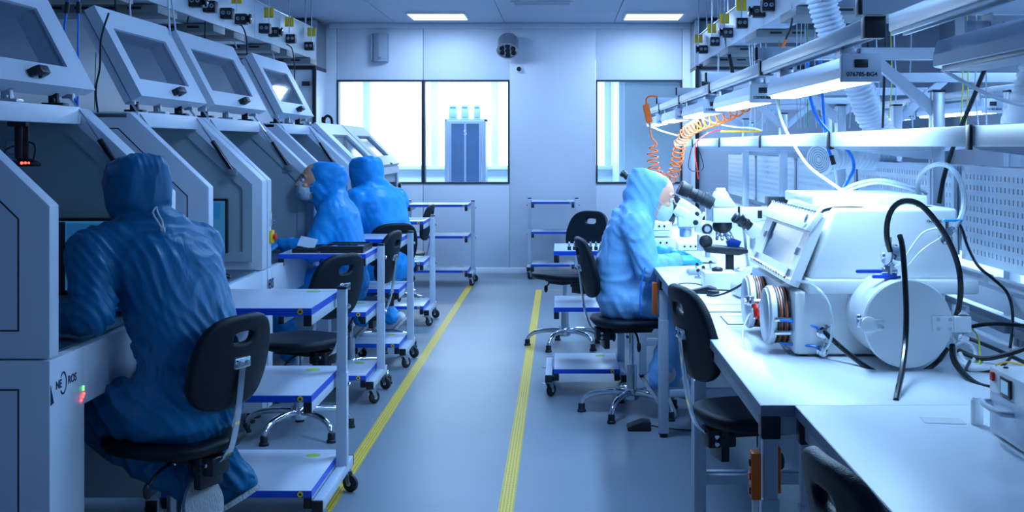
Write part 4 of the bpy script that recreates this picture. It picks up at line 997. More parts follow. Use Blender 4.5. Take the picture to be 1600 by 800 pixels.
v = gb(MB().cyl((.620,4.08,.935),(.655,4.08,.935),.010,n=12).cyl((.632,4.08,.935),(.632,4.03,.93),.007,n=10).box(.622,.642,4.06,4.10,.925,.955,.004).cyl((.632,4.06,.955),(.632,4.06,.97),.006,n=8).build if False else MB().cyl((.612,4.06,.930),(.665,4.06,.930),.010,n=12).box(.620,.645,4.045,4.075,.918,.950,.004).cyl((.632,4.05,.93),(.632,3.99,.925),.007,n=10), 'port_valve', CHROME)
gb(MB().lathe((.640,3.97,.915), (.1,-.3,-1), [(.006,-.02),(.010,-.01),(.012,.0),(.012,.022),(.006,.03)], 12), 'red_valve_knob', RED, v)
# airlock cylinder, door, hinge and latch
yc, zc, xc_ = 3.64, .952, .972
RA = .119
cy = gb(MB().lathe((xc_,yc+.02,zc), (0,-1,0), [(RA,0),(RA,.235),(RA-.004,.239)], 64), 'airlock_cylinder', WHITEP)
dr = gb(MB().lathe((xc_,yc-.220,zc), (0,-1,0), [(RA+.004,0),(RA+.006,.004),(RA+.006,.014),(RA+.002,.018)], 64), 'airlock_door', WHITEP)
yd = yc-.238
gb(MB().box(.995+.045,1.095+.045,yd-.006,yd,zc-.022,zc+.022,.001).box(1.10,1.145,yd-.014,yd+.01,zc-.022,zc+.022,.002), 'hinge_plate', WHITEP, dr)
for x in (1.055, 1.088):
    for z in (zc-.013, zc+.013): gb(MB().lathe((x, yd-.006, z), (0,-1,0), [(.0055,0),(.0055,.002),(.002,.0021)], 12), 'screw', STEEL, dr)
gb(MB().cyl((1.135,yd+.05,zc+.042),(1.135,yd+.05,zc-.042),.010,n=14).box(1.112,1.145,yd,yd+.06,zc+.022,zc+.048,.004).box(1.112,1.145,yd,yd+.06,zc-.048,zc-.022,.004), 'hinge_block', CHROME, dr)
gb(MB().lathe((xc_-.110,yd+.004,zc-.002), (0,-1,0), [(.023,0),(.023,.012),(.018,.016),(.004,.017)], 28).box(xc_-.105,xc_-.072,yd-.006,yd+.002,zc-.018,zc+.014,.003), 'latch_disc', WHITEP, dr)
for x in (xc_-.085, xc_-.073):
    for z in (zc+.008, zc-.008): gb(MB().lathe((x, yd-.006, z), (0,-1,0), [(.005,0),(.005,.002),(.002,.0021)], 12), 'screw', STEEL, dr)
gb(MB().box(xc_-.142,xc_-.128,yd+.002,yd+.016,zc-.012,zc+.020,.003).ball((xc_-.135,yd+.005,zc+.018),.008), 'latch_lever', CHROME, dr)
# gauge and two blue ball-valve handles above the airlock
gx, gy, gz = .944, 3.50, 1.068
st = gb(MB().cyl((gx,gy,zc+RA-.01),(gx,gy,gz+.12),.009,n=14).cyl((gx-.02,gy,gz+.065),(gx+.02,gy,gz+.065),.011,n=12).cyl((gx-.022,gy,gz+.02),(gx+.022,gy,gz+.02),.013,n=12).cyl((gx,gy,gz-.01),(gx,gy,gz+.045),.016,n=6).box(gx-.006,gx+.024,gy-.012,gy+.012,gz+.045,gz+.10,.004), 'valve_stem', CHROME)
gg = gb(MB().lathe((gx+.006,gy-.006,gz+.068), (-.92,-.36,.05), [(.010,-.03),(.029,-.02),(.031,0),(.031,.016),(.028,.018)], 30), 'pressure_gauge', CHROME)
gb(MB().lathe(Vector((gx+.006,gy-.006,gz+.068))+Vector((-.92,-.36,.05)).normalized()*.0165, (-.92,-.36,.05), [(.027,0),(.027,.002)], 30), 'gauge_face', WHITEG, gg)
gb(MB().box(gx-.095,gx-.022,gy-.010,gy+.004,gz+.016,gz+.027,.004).box(gx-.024,gx+.004,gy-.006,gy,gz+.018,gz+.024), 'valve_handle', BLUEE, st)
gb(MB().box(gx-.052,gx+.02,gy-.024,gy-.010,gz+.002,gz+.013,.004).box(gx+.0,gx+.03,gy-.020,gy-.014,gz+.004,gz+.010), 'valve_handle', BLUEE, st)
# valve at the top right corner of the hull
q = P(1478, 362, 3.60)
vv = gb(MB().cyl(q+Vector((0,.05,0)), q-Vector((0,.03,0)), .012, n=14).cyl(q+Vector((-.022,-.01,-.018)), q+Vector((.022,-.01,.012)), .011, n=12).lathe(q+Vector((-.004,-.015,-.012)), (-.2,-.8,-.4), [(.014,0),(.014,.012),(.018,.014),(.018,.02)], 12).cyl(q+Vector((0,-.01,0)), q+Vector((0,-.01,.032)), .006, n=10), 'corner_valve', CHROME)
gb(MB().box(q.x-.012, q.x+.045, q.y-.018, q.y-.004, q.z+.030, q.z+.038, .003), 'valve_handle', mat('light_blue_handle', (.02,.42,.85), .4), vv)
q2 = P(1460, 346, 3.636)
lettering('lettering', 'ВЫПУСК', .011, LOGO, GB, q2-Vector((.95,4.05,HT)), (math.pi/2, 0, 0), True)
# ------------------------------------------------------------------ power supply box bottom right
q = Vector((.945, 0, HT))
ps = thing('power_supply', 'white instrument box with red switch, small display and handle at the right edge', 'instrument', (1.10, 2.46, HT))
Z1 = .966
def pb_(mb, name, m, parent=None): return mb.build(name, m, parent or ps, world=True)
pb_(MB().prism([(.945,2.68,HT+.006),(.945,2.68,Z1),(.945,2.30,Z1),(.945,2.25,Z1-.03),(.945,2.25,HT+.006)], (.30,0,0), .003), 'case', WHITEP)
pb_(MB().box(.9425,.945,2.27,2.665,.835,.915,.001), 'drawer', SHELF)
pb_(MB().box(.938,.945,2.645,2.662,.938,.958,.002), 'rocker_switch', RED)
d = pb_(MB().box(.940,.945,2.545,2.605,.918,.958,.002), 'display_bezel', BLACK)
pb_(MB().box(.939,.941,2.555,2.595,.925,.952), 'display', mat('lcd', (.25,.45,.55), .2, emit=(.1,.3,.45), es=.35), d)
pb_(MB().tube([(.945,2.665,.890),(.925,2.663,.890),(.918,2.63,.890),(.918,2.56,.890),(.925,2.535,.890),(.945,2.533,.890)], .0065, 10, 4), 'handle', STEELP)
for x, y in ((.97, 2.65), (1.08, 2.56), (.98, 2.35)): pb_(MB().lathe((x, y, Z1), (0,0,1), [(.006,0),(.005,.003)], 10), 'screw', BLACK)
for x, y in ((.97, 2.30), (.97, 2.65), (1.22, 2.30), (1.22, 2.65)): pb_(MB().lathe((x, y, HT), (0,0,1), [(.01,0),(.01,.008)], 10), 'foot', BLACK)
bt = thing('white_cup', 'small white cylindrical cap standing left of the instrument box', 'cap', (.945, 2.76, HT))
MB().lathe((0,0,0),(0,0,1),[(.012,0),(.014,.004),(.014,.055),(.008,.062)],18).build('body', WHITEG, bt)
a = MB().prism([(.835,2.83,HT+.0005),(.925,2.82,HT+.0005),(.922,2.76,HT+.0005),(.83,2.77,HT+.0005)], (0,0,.0006)); s = a.build('paper_strip', WHITEG); tag(s, 'blank white label strip stuck on the near bench top', 'label')
# ------------------------------------------------------------------ microscopes
def stereo(label, loc, rz=0.0, cam=False):
    """local +x away from the viewer, eyepieces tilt up towards -x"""
    t = thing('stereo_microscope', label, 'microscope', loc, rz, group='stereo microscopes on the right bench')
    MB().box(-.13, .14, -.10, .10, 0, .022, .008).build('base_plate', WHITEP, t)
    MB().lathe((-.03,0,.022),(0,0,1),[(.045,0),(.045,.002)],28).build('stage_plate', BLACK, t)
    MB().cyl((.10,0,.02),(.10,0,.34),.015,n=18).build('column', STEEL, t)
    cb = MB().box(.03, .135, -.035, .035, .155, .205, .008).box(.07,.13,-.03,.03,.135,.22,.008).build('focus_block', WHITEP, t)
    for s in (-1, 1):
        k = MB().lathe((.09, s*.035, .178),(0,s,0),[(.012,0),(.012,.014),(.027,.016),(.029,.02),(.029,.032),(.024,.035)],28).build('focus_knob', BLACK, cb)
        MB().lathe((.09, s*.069, .178),(0,s,0),[(.016,0),(.016,.003)],20).build('knob_face', STEEL, k)
    MB().lathe((-.02,0,.13),(0,0,1),[(.030,0),(.034,.008),(.034,.045),(.042,.05),(.042,.06)],30).build('objective', STEEL, t)
    hd = MB().prism([(-.065,-.045,.185),(.06,-.045,.185),(.06,-.045,.225),(.02,-.045,.262),(-.03,-.045,.275),(-.065,-.045,.25)], (0,.09,0), .012).build('head', WHITEP, t)
    for s in (-1, 1):
        MB().lathe((.03, s*.046, .212),(0,s,0),[(.014,0),(.014,.008),(.011,.012)],18).build('zoom_knob', BLACK, hd)
    ax = Vector((-.80,0,.60)).normalized()
    MB().loft([(Vector((-.02,0,.245)), Vector((0,.048,0)), Vector((.6,0,.8))*.036, 3), (Vector((-.02,0,.245))+ax*.05, Vector((0,.052,0)), Vector((.6,0,.8))*.030, 3), (Vector((-.02,0,.245))+ax*.075, Vector((0,.050,0)), Vector((.6,0,.8))*.026, 3)], 26).build('tube_prism', WHITEP, t)
    for s in (-1, 1):
        o = Vector((-.02, s*.031, .245))+ax*.07
        e = MB().lathe(o, ax, [(.019,0),(.019,.022),(.022,.024),(.022,.034),(.0185,.036),(.0185,.05),(.022,.052),(.023,.066),(.019,.072),(.012,.073)], 24).build('eyepiece', BLACK, t)
        MB().lathe(o+ax*.072, ax, [(.011,0),(.011,.002)], 18).build('lens', GLASS, e)
    return t
ms = stereo('stereo microscope the bending person looks into', (.70, 6.62, HT+.006))
stereo('stereo microscope standing behind the one in use', (.80, 7.45, HT+.006))
ms4 = stereo('stereo microscope nearest the glovebox with white vented foot', (.865, 5.10, HT+.006), .12)
# white vented foot of the nearest one
f4 = MB().prism([(-.14,-.075,0),(.13,-.075,0),(.13,-.075,.08),(-.02,-.075,.115),(-.07,-.075,.115),(-.14,-.075,.05)], (0,.15,0), .010).build('vented_foot', WHITEP, ms4)
for k in range(6): MB().box(.005+k*.012, .009+k*.012, -.0765, -.0745, .045, .070).build('vent', BLACK, f4)
MB().box(-.125, -.10, -.0765, -.070, .030, .055, .003).build('switch', BLACK, f4)
m_far = stereo('tall stereo microscope far behind the person, eyepieces just above the hood', (.645, 9.5, HT+.006)); m_far.scale = (1.27, 1.27, 1.27)
# compound microscope
cm = thing('compound_microscope', 'large white compound microscope with four objectives, black stage and black lamp house', 'microscope', (.80, 5.62, HT+.006))
K = 5.62/1900
def L_(px, py, dy=0.0): v_ = P(px, py, 5.62); return Vector((v_.x-.80, dy, v_.z-(HT+.006)))
def side(pts, y0, y1, b=.006): return MB().prism([tuple(L_(a, c, y0)) for a, c in pts], (0, y1-y0, 0), b)
side([(1100,424),(1158,424),(1166,418),(1205,418),(1205,444),(1100,444)], -.09, .09, .01).build('foot', WHITEP, cm)
side([(1168,420),(1200,420),(1200,342),(1160,342)], -.045, .045, .008).build('stand', WHITEP, cm)
h = side([(1112,347),(1112,324),(1196,324),(1196,342),(1176,347)], -.05, .05, .006).build('arm', WHITEP, cm)
side([(1181,328),(1188,328),(1188,340),(1181,340)], -.053, -.050, 0).build('window', BLACK, h)
side([(1150,322),(1154,322),(1154,334),(1150,334)], -.053, -.050, 0).build('window', BLACK, h)
side([(1113,323),(1150,323),(1138,306),(1134,298),(1118,298),(1114,306)], -.045, .045, .008).build('trinocular_head', WHITEP, cm)
c = L_(1126, 298); MB().lathe(c, (0,0,1), [(.024,0),(.024,.006),(.02,.012)], 20).build('camera_port', WHITEG, cm)
a0, a1 = L_(1112, 318, 0), L_(1060, 291, 0); ax = (a1-a0).normalized()
for s in (-.033, .033):
    o = a0+Vector((0,s,0))
    MB().lathe(o, ax, [(.030,0),(.030,.02),(.028,.022),(.028,.032),(.031,.034),(.031,.05),(.028,.052),(.028,.064),(.031,.066),(.031,.085),(.026,.088),(.026,.115),(.030,.118),(.033,.140),(.034,.165),(.028,.168)], 28).build('eyepiece', BLACK, cm)
n0 = L_(1128, 347)
npz = MB().lathe(n0, (.12,0,-1), [(.042,0),(.046,.012),(.044,.030),(.030,.048)], 30).build('nosepiece', BLACK, cm)
for k in range(4):
    dv = Vector((-.25+.32*k, -.35+.1*k, -1)).normalized(); o = n0+Vector((-.018+.014*k, -.012, -.040))
    MB().lathe(o, dv, [(.011,0),(.011,.022),(.008,.026),(.008,.040),(.004,.045)], 16).build('objective', CHROME, npz)
stg = side([(1096,385),(1108,383),(1165,388),(1165,393),(1150,397),(1100,392)], -.08, .08, .003).build('stage', BLACK, cm)
side([(1134,396),(1146,396),(1146,428),(1134,428)], -.02, .02, .003).build('condenser_post', BLACK, cm)
for s in (-1, 1):
    k_ = MB().lathe(L_(1101, 376)+Vector((0,s*.03,0)), (0,s,0), [(.012,-.03),(.012,.0),(.028,.002),(.030,.006),(.030,.024),(.022,.028)], 28).build('focus_knob', BLACK, cm)
side([(1090,366),(1112,366),(1112,392),(1090,392)], -.028, .028, .005).build('focus_block', WHITEP, cm)
side([(1197,344),(1232,344),(1234,308),(1198,307)], -.055, .055, .004).build('lamp_house', BLACK, cm)
MB().cyl(L_(1190, 330), L_(1202, 330), .026, n=20).build('lamp_collar', STEEL, cm)
side([(1138,379),(1146,373),(1162,379),(1158,388),(1140,386)], .06, .10, .002).build('blue_filter_box', BLUEE, cm)
# instruments around the microscopes
def box_thing(name, label, cat, px0, py0, px1, py1, Y, depth, m, b=.006, z0=None, det=None, group=None):
    a, c = P(px0, py0, Y), P(px1, py1, Y); zb = HT if z0 is None else z0
    t = thing(name, label, cat, ((a.x+c.x)/2, Y+depth/2, zb), group=group); w = (c.x-a.x)/2; H_ = a.z-zb
    MB().box(-w, w, -depth/2, depth/2, 0, H_, b).build('case', m, t)
    if det: det(t, w, H_, depth/2)
    return t
def det1(t, w, h, d):
    MB().box(-w*.8, w*.8, -d-.001, -d, h*.42, h*.45).build('seam', BLACK, t)
    for k in (-.5, 0, .4): MB().lathe((w*k, -d, h*.75), (0,-1,0), [(.006,0),(.006,.006)], 12).build('knob', BLACK, t)
box_thing('light_source', 'white light source box behind the gloved hands', 'instrument', 1008, 372, 1056, 398, 6.95, .20, WHITEP, det=det1)
box_thing('light_source', 'upper white instrument box stacked behind the gloved hands', 'instrument', 1010, 348, 1050, 370, 6.97, .18, WHITEP, z0=P(0, 371, 6.95).z+.004, det=det1)
box_thing('instrument_base', 'flat white and black control unit under the microscope heads', 'instrument', 1060, 380, 1098, 395, 6.98, .18, WHITEP, det=det1)
box_thing('terminal_unit', 'low white box before the compound microscope with a round socket on top', 'instrument', 1101, 426, 1152, 446, 5.30, .14, WHITEP, det=lambda t, w, h, d: MB().lathe((w*-.1,0,h),(0,0,1),[(.025,0),(.025,.012),(.018,.016)],20).build('socket', BLACK, t))
so = thing('soldering_handpiece', 'grey cylindrical handpiece lying before the gloved hands', 'tool', P(1098, 418, 5.95)); so.location.z = HT
MB().lathe((-.08,0,.018),(1,.1,0),[(.008,0),(.016,.01),(.016,.12),(.010,.14),(.006,.17)],16).build('body', GREYP, so)
MB().tube([(.08,.018,.018),(.14,.0,.01),(.20,-.10,.006),(.14,-.2,.006)], .004, 6).build('cord', WHITEG, so)
for k, (px, py, Y) in enumerate(((1088,402,6.1),(1098,408,5.95),(1110,398,6.2),(1120,410,5.9),(1092,414,5.8))):
    c = thing('small_fixture', ['tiny chrome fixture nearest the gloved fingertips', 'tiny chrome fixture before the microscope stage', 'tiny chrome fixture right under the stage', 'tiny chrome fixture at the foot of the compound microscope', 'tiny chrome fixture nearest the front edge of the bench'][k], 'fixture', P(px, py, Y), k*.7, group='small chrome fixtures by the microscopes'); c.location.z = HT
    MB().box(-.02,.02,-.012,.012,0,.012,.002).cyl((0,0,.012),(0,0,.035),.006,n=10).build('body', STEEL, c); MB().ball((.004,0,.038), .009).build('knob', BLACK, c)
sc = thing('hand_scanner', 'dark grey wedge-shaped hand piece with cord on the bench', 'tool', P(1100, 458, 5.22), -.2); sc.location.z = HT
MB().prism([(-.06,-.03,.0),(.05,-.03,0),(.055,-.03,.022),(.02,-.03,.032),(-.06,-.03,.012)], (0,.06,0), .006).build('body', BLACK, sc)
MB().tube([(.055,0,.015),(.11,.02,.012),(.2,.05,.006),(.27,.12,.02),(.29,.16,.07),(.30,.14,.11)], .0035, 6).build('cord', HOSEB, sc)
MB().box(.02,.07,-.075,-.045,0,.02,.006).build('plug', BLACK, sc)
# anti-static mat with dark rim lines beside the glovebox
for k, (x, y, w, d, lb) in enumerate(((.74, 4.72, .46, .22, 'thin clear mat with dark rim on the bench beyond the glove ports'), (.74, 4.40, .30, .20, 'thin clear mat with dark rim beside the far glove port'))):
    mt = thing('clear_mat', lb, 'mat', (x, y, HT)); 
    MB().ring([(-w/2,-d/2,0),(w/2,-d/2,0),(w/2,d/2,0),(-w/2,d/2,0)], [(-w/2+.004,-d/2+.004,0),(w/2-.004,-d/2+.004,0),(w/2-.004,d/2-.004,0),(-w/2+.004,d/2-.004,0)], (0,0,.003)).build('rim', BLACK, mt)
    MB().box(-w/2+.004,w/2-.004,-d/2+.004,d/2-.004,0,.002).build('sheet', BENCHT, mt)
# foot pedal on the floor
fp = thing('foot_pedal', 'black foot pedal on the floor by the bench leg', 'pedal', (.40, 6.22, 0))
MB().prism([(-.06,-.05,0),(.06,-.05,0),(.06,-.05,.045),(.02,-.05,.05),(-.06,-.05,.02)], (0,.10,0), .006).build('body', BLACK, fp)
MB().tube([(.06,0,.02),(.15,.0,.006),(.3,-.05,.006),(.45,.05,.006),(.8,.1,.006)], .004, 6).build('cord', BLACK, fp)
# orange power strips on the near leg
for k, (x, y, lb) in enumerate(((.487, 2.935, 'orange power strip fixed on the aisle side of the near bench leg'), (.545, 2.99, 'orange power strip fixed on the inner side of the near bench leg'))):
    o = thing('power_strip', lb, 'power strip', (x-.012, y+.035, .59))
    MB().box(-.012, .012, -.022, .022, 0, .115, .004).build('case', ORG, o)
    for q_ in range(3): MB().box(-.016, -.011, -.012, .012, .012+q_*.034, .030+q_*.034, .002).build('socket', BLACK if q_ != 1 else RED, o)
o = thing('power_strip', 'orange power strip behind the far bench leg beside the person', 'power strip', (.475, 6.14, .60))
MB().box(-.012, .012, -.03, .03, 0, .16, .004).build('case', ORG, o)
# ------------------------------------------------------------------ service trunks hanging under the ceiling
TRAYM = mat('galvanised_tray', (.22,.25,.26), .45, metal=.2, var=.1)
def trunk(name_side, X, s, ys, z0, z1, label, tags, socks, trays):
    """s = direction of the back side (+1 right trunk, -1 left)"""
    t = thing('service_trunk', label, 'trunk', (X, 8, z0), group='ceiling service trunks')
    def g(mb, n, m, p=None): return mb.build(n, m, p or t, world=True)
    for (ya, yb) in ys:
        pn = g(MB().prism([(X,ya,z0),(X,ya,z1),(X+s*.16,ya,z1),(X+s*.20,ya,z0)], (0,yb-ya-.012,0), .003), 'front_panel', STEELP)
        g(MB().box(X-s*.008, X, ya, yb-.012, z1-.012, z1, .002), 'top_lip', STEEL, pn)
        for yy in (ya+.2, yb-.25): g(MB().cyl((X+s*.05,yy,z1),(X+s*.05,yy,CEIL),.006,n=8), 'hanger_rod', STEEL)
    for y in tags:
        for (u0, u1) in ((.020, .052), (.062, .094)): g(MB().box(X-s*u0, X-s*u1, y-.006, y+.006, z1-.115, z1-.035, .003), 'yellow_tag', YEL)
        g(MB().cyl((X-s*.057, y, CEIL), (X-s*.057, y, z0+.12), .005, n=8), 'supply_rod', STEEL)
    for y, kind in socks:
        b = g(MB().box(X-s*.080, X, y-.04, y+.04, z0+.05, z0+.125, .006), 'socket_block', BLACK)
        for q_ in (.022, .058): g(MB().lathe((X-s*q_, y-.04, z0+.09), (0,-1,0), [(.013,0),(.013,.005),(.008,.005),(.008,.0)], 14), 'socket', STEEL if kind == 2 else GREYP, b)
        if kind == 2: g(MB().lathe((X-s*.080, y, z0+.09), (-s,0,0), [(.025,-.002),(.025,.012),(.036,.015),(.036,.024),(.025,.027)], 20), 'round_plug', BLACKG, b)
    for y, w in trays:
        tr = g(MB().box(X-s*.015, X+s*.85, y, y+w, z0-.055, z0-.006, .003), 'cross_tray', TRAYM)
        for k in range(5): g(MB().box(X+s*(.08+k*.15), X+s*(.16+k*.15), y-.002, y+.0, z0-.035, z0-.02), 'tray_slot', BLACK, tr)
    return t
trunk('l', -2.30, -1, [(2.0,4.4),(4.4,6.8),(6.8,9.15),(9.15,11.45)], 2.26, 2.55, 'long left ceiling trunk with black sockets and yellow tags above the enclosed workstations',
      [6.3, 8.42, 9.35, 10.05, 10.95], [(4.9,1),(7.55,2),(7.85,1),(8.25,1),(8.62,2),(9.3,1),(9.6,2),(10.2,1),(10.95,1)],
      [(4.3,.3),(5.2,.3),(6.2,.3),(6.9,.35),(8.0,.28),(8.5,.28),(9.6,.3),(10.15,.3),(11.1,.3)])
trunk('r', 1.35, 1, [(2.4,4.3),(4.3,6.2),(6.2,8.1),(8.1,10.0),(10.0,11.9)], 2.25, 2.53, 'long right ceiling trunk with black sockets and yellow tags above the workbenches',
      [6.3, 7.6, 8.7, 9.6, 10.4, 11.4], [(7.0,2),(7.7,1),(8.05,2),(8.8,1),(9.55,2),(10.35,1),(11.2,2)],
      [(3.6,.4),(4.7,.4),(5.7,.4),(6.9,.5),(8.3,.5),(9.7,.5),(10.9,.5)])
def cable(name, label, cat, pts, r, m, n=8, sub=6, group=None, rf=None):
    o = MB().tube([P(*p) if not isinstance(p, Vector) else p for p in pts], r, n, sub, rf=rf).build(name, m)
    return tag(o, label, cat, group)
# cables and hoses on the left
cable('blue_air_hose', 'left one of two blue air hoses hanging behind the nearest workstation lid', 'hose', [(108,-25,5.0),(106,8,5.0),(101,40,5.0),(101,75,5.0),(112,130,5.02),(120,170,5.05)], .0045, BLUET)
cable('blue_air_hose', 'right one of two blue air hoses hanging behind the nearest workstation lid', 'hose', [(124,-30,5.0),(123,8,5.0),(122,60,5.0),(122,110,5.0),(121,170,5.05)], .0045, BLUET)
for k, (x, y) in enumerate(((105.5, 12), (123, 12))):
    a = MB().cyl(P(x, y-9, 5.0), P(x-(2 if k == 0 else 0), y+9, 5.0), .0095, n=12).build('hose_coupling', BLACK); tag(a, 'black coupling on the %s blue air hose' % ('left', 'right')[k], 'coupling')
cable('black_cable', 'black cable hanging beside the raised lid of the second workstation', 'cable', [(170,20,5.25),(158,60,5.25),(156,105,5.25),(151,130,5.25),(150,150,5.25),(153,176,5.25)], .0045, BLACK)
cable('green_wire', 'thin green wire hanging beside the raised lid of the second workstation', 'wire', [(150,82,5.25),(149,110,5.25),(148,140,5.25),(148,172,5.25)], .002, mat('green_wire_mat', (.05,.35,.12), .5))
for k, (pts, lb) in enumerate((
    ([(371,38,8.65),(379,42,8.65),(385,60,8.65),(386,90,8.65)], 'black cable looping from a socket above the fourth workstation lid'),
    ([(447,69,10.2),(456,76,10.2),(460,100,10.2),(460,133,10.2)], 'black cable looping from the farthest socket on the left trunk'),
    ([(304,8,7.63),(296,20,7.6),(293,35,7.6)], 'short black cable bending down from the left trunk above the third lid'),
    ([(180,-60,6.26),(180,-2,6.28),(182,22,6.3)], 'black cable behind the top of the second workstation lid'),
    ([(320,-20,7.9),(321,20,7.9),(320,62,7.9)], 'black cable hanging straight down above the third workstation lid'),)):
    cable('black_cable', lb, 'cable', pts, .005, BLACK)
for k, (x0, y0_, x1, y1_, Y, lb) in enumerate(((262,-20,268,78,6.4,'first'),(266,-20,281,90,6.6,'second'),(359,35,370,76,8.6,'third'),(422,56,431,103,9.9,'fourth'),(204,-20,204,30,6.0,'fifth'))):
    cable('white_conduit', 'thin pale conduit hanging on the left, %s counted from the camera' % ('nearest','second','third','fourth','farthest left')[k], 'conduit', [(x0,y0_,Y),((x0+x1)/2-1,(y0_+y1_)/2,Y),(x1,y1_,Y)], .005, STEELP)
cable('black_hose_bend', 'short black bent hose on top of the closed workstations', 'hose', [(507,200,10.4),(507,186,10.4),(512,181,10.4),(518,186,10.4),(519,198,10.4)], .012, BLACK)
tag(MB().cyl(P(506,187,10.4), P(503,187,10.4), .025, n=16).build('hose_flange', BLACK), 'small black round flange at the end of the bent hose', 'flange')
# flexible white duct with round extraction hood
def duct(pts, R, name, label, lam=.022):
    path = smooth_path([P(*p) for p in pts], 14); L = sum((b-a).length for a, b in zip(path, path[1:]))
    n = int(L/lam*4); out = []; acc = 0; d = L/n; i = 0; cur = path[0]; out.append(cur.copy())
    for a, b in zip(path, path[1:]):
        seg = (b-a).length
        while acc+seg >= d:
            t = (d-acc)/seg; a = a.lerp(b, t); out.append(a.copy()); seg = (b-a).length; acc = 0
        acc += seg
    o = MB().tube(out, R, 28, 1, rf=lambda i, f: R*(1.0 if i % 4 in (0, 1) else .90)).build(name, HOSEW, angle=80)
    return tag(o, label, 'duct')
duct([(1270,-60,5.7),(1283,0,5.7),(1305,60,5.72),(1340,130,5.75),(1365,190,5.8),(1390,232,5.8),(1365,243,5.75),(1325,240,5.7),(1293,245,5.65)], .070, 'flexible_duct', 'white corrugated flexible duct dropping from the ceiling behind the lamp rail')
nz = thing('extraction_hood', 'round white perforated extraction hood at the end of the near flexible duct', 'hood', P(1284, 249, 5.6))
ax = Vector((-.75,-.60,-.12)).normalized()
MB().lathe((0,0,0), ax, [(.060,-.05),(.066,-.01),(.070,.0),(.074,.012),(.070,.022)], 40).build('rim', WHITEG, nz)
for k in range(5): 
    r = .012+.011*k; c = ax*.0222
    MB().lathe(c, ax, [(r,0),(r+.003,.002),(r+.006,0)], 28, cap=False).build('grille_ring', GREYP, nz)
duct([(1625,100,3.6),(1612,140,3.6),(1600,175,3.6),(1592,195,3.65)], .055, 'flexible_duct', 'second corrugated duct at the right edge of the picture')
# orange coiled air hose
def coil(pts, R, r, pitch, label, flat=.55):
    path = smooth_path([P(*p) for p in pts], 16); L = sum((b-a).length for a, b in zip(path, path[1:])); out = []; ang = 0; acc = 0
    t0 = (path[1]-path[0]).normalized(); u = t0.cross(Vector((0,1,0))).normalized()
    for a, b in zip(path, path[1:]):
        t = (b-a).normalized(); u = (u-t*u.dot(t)).normalized(); w = t.cross(u); seg = (b-a).length; k = max(1, int(seg/.004))
        for j in range(k):
            f = acc/L; RR = R*min(1, f*30+.2, (1-f)*12+.2)
            out.append(a.lerp(b, j/k)+(u*math.cos(ang)+w*math.sin(ang))*RR); acc += seg/k; pp = pitch(f); ang += 2*math.pi*(seg/k)/pp
    return out
cp = coil([(1020,226,7.6),(1020,250,7.6),(1024,268,7.6),(1036,281,7.6),(1050,276,7.55),(1057,255,7.5),(1062,228,7.4),(1072,208,7.3),(1095,194,7.1),(1125,184,6.9),(1155,170,6.7),(1182,158,6.6)], .036, .0045, lambda f: .040 if f < .50 else .040+.036*min(1, (f-.50)*6), '')
o = MB().tube(cp, .0050, 6, 1).build('coiled_air_hose', ORG, angle=80); tag(o, 'orange coiled air hose hanging in a loop and stretched up along the shelf', 'hose')
cable('orange_hose_end', 'straight orange hose piece between the orange blow gun and the coil', 'hose', [(1016,194,7.6),(1016,205,7.6),(1019,216,7.6),(1026,224,7.6),(1024,230,7.6)], .005, ORG)
g = thing('air_gun', 'orange air blow gun clipped to the far end of the lamp rail', 'tool', P(1015, 192, 7.6))
MB().box(-.020,.020,-.015,.015,0,.12,.006,m=Matrix.Rotation(-.22,4,'Y')).build('grip', ORG, g)
MB().tube([(-.02,0,.115),(-.02,0,.15),(.0,0,.165),(.03,0,.165),(.05,0,.16)], .006, 8).build('hook', ORG, g)
MB().lathe((0.002,0,0),(.05,0,-1),[(.010,0),(.008,.02),(.005,.035)],12).build('nipple', STEEL, g)
o = MB().box(0,.22,-.03,.03,0,.012,.004).build('yellow_ruler', mat('ochre_plastic', (.9,.50,.03), .4)); o.location = P(1144, 207, 6.9); o.location.x = 1.02; tag(o, 'flat yellow strip lying on the upper shelf', 'strip')
cable('red_wire', 'thin red wire looping down from the upper shelf', 'wire', [(1128,203,7.0),(1112,206,7.0),(1098,214,7.0),(1088,222,7.0),(1086,240,7.0),(1089,262,7.0),(1091,280,7.0)], .003, RED)
cable('black_wire', 'thin black wire hanging in a loop from the upper shelf', 'wire', [(1110,204,7.1),(1090,222,7.1),(1096,245,7.1),(1099,262,7.1),(1090,268,7.1),(1076,262,7.1),(1080,235,7.1),(1086,224,7.1)], .0025, BLACK)
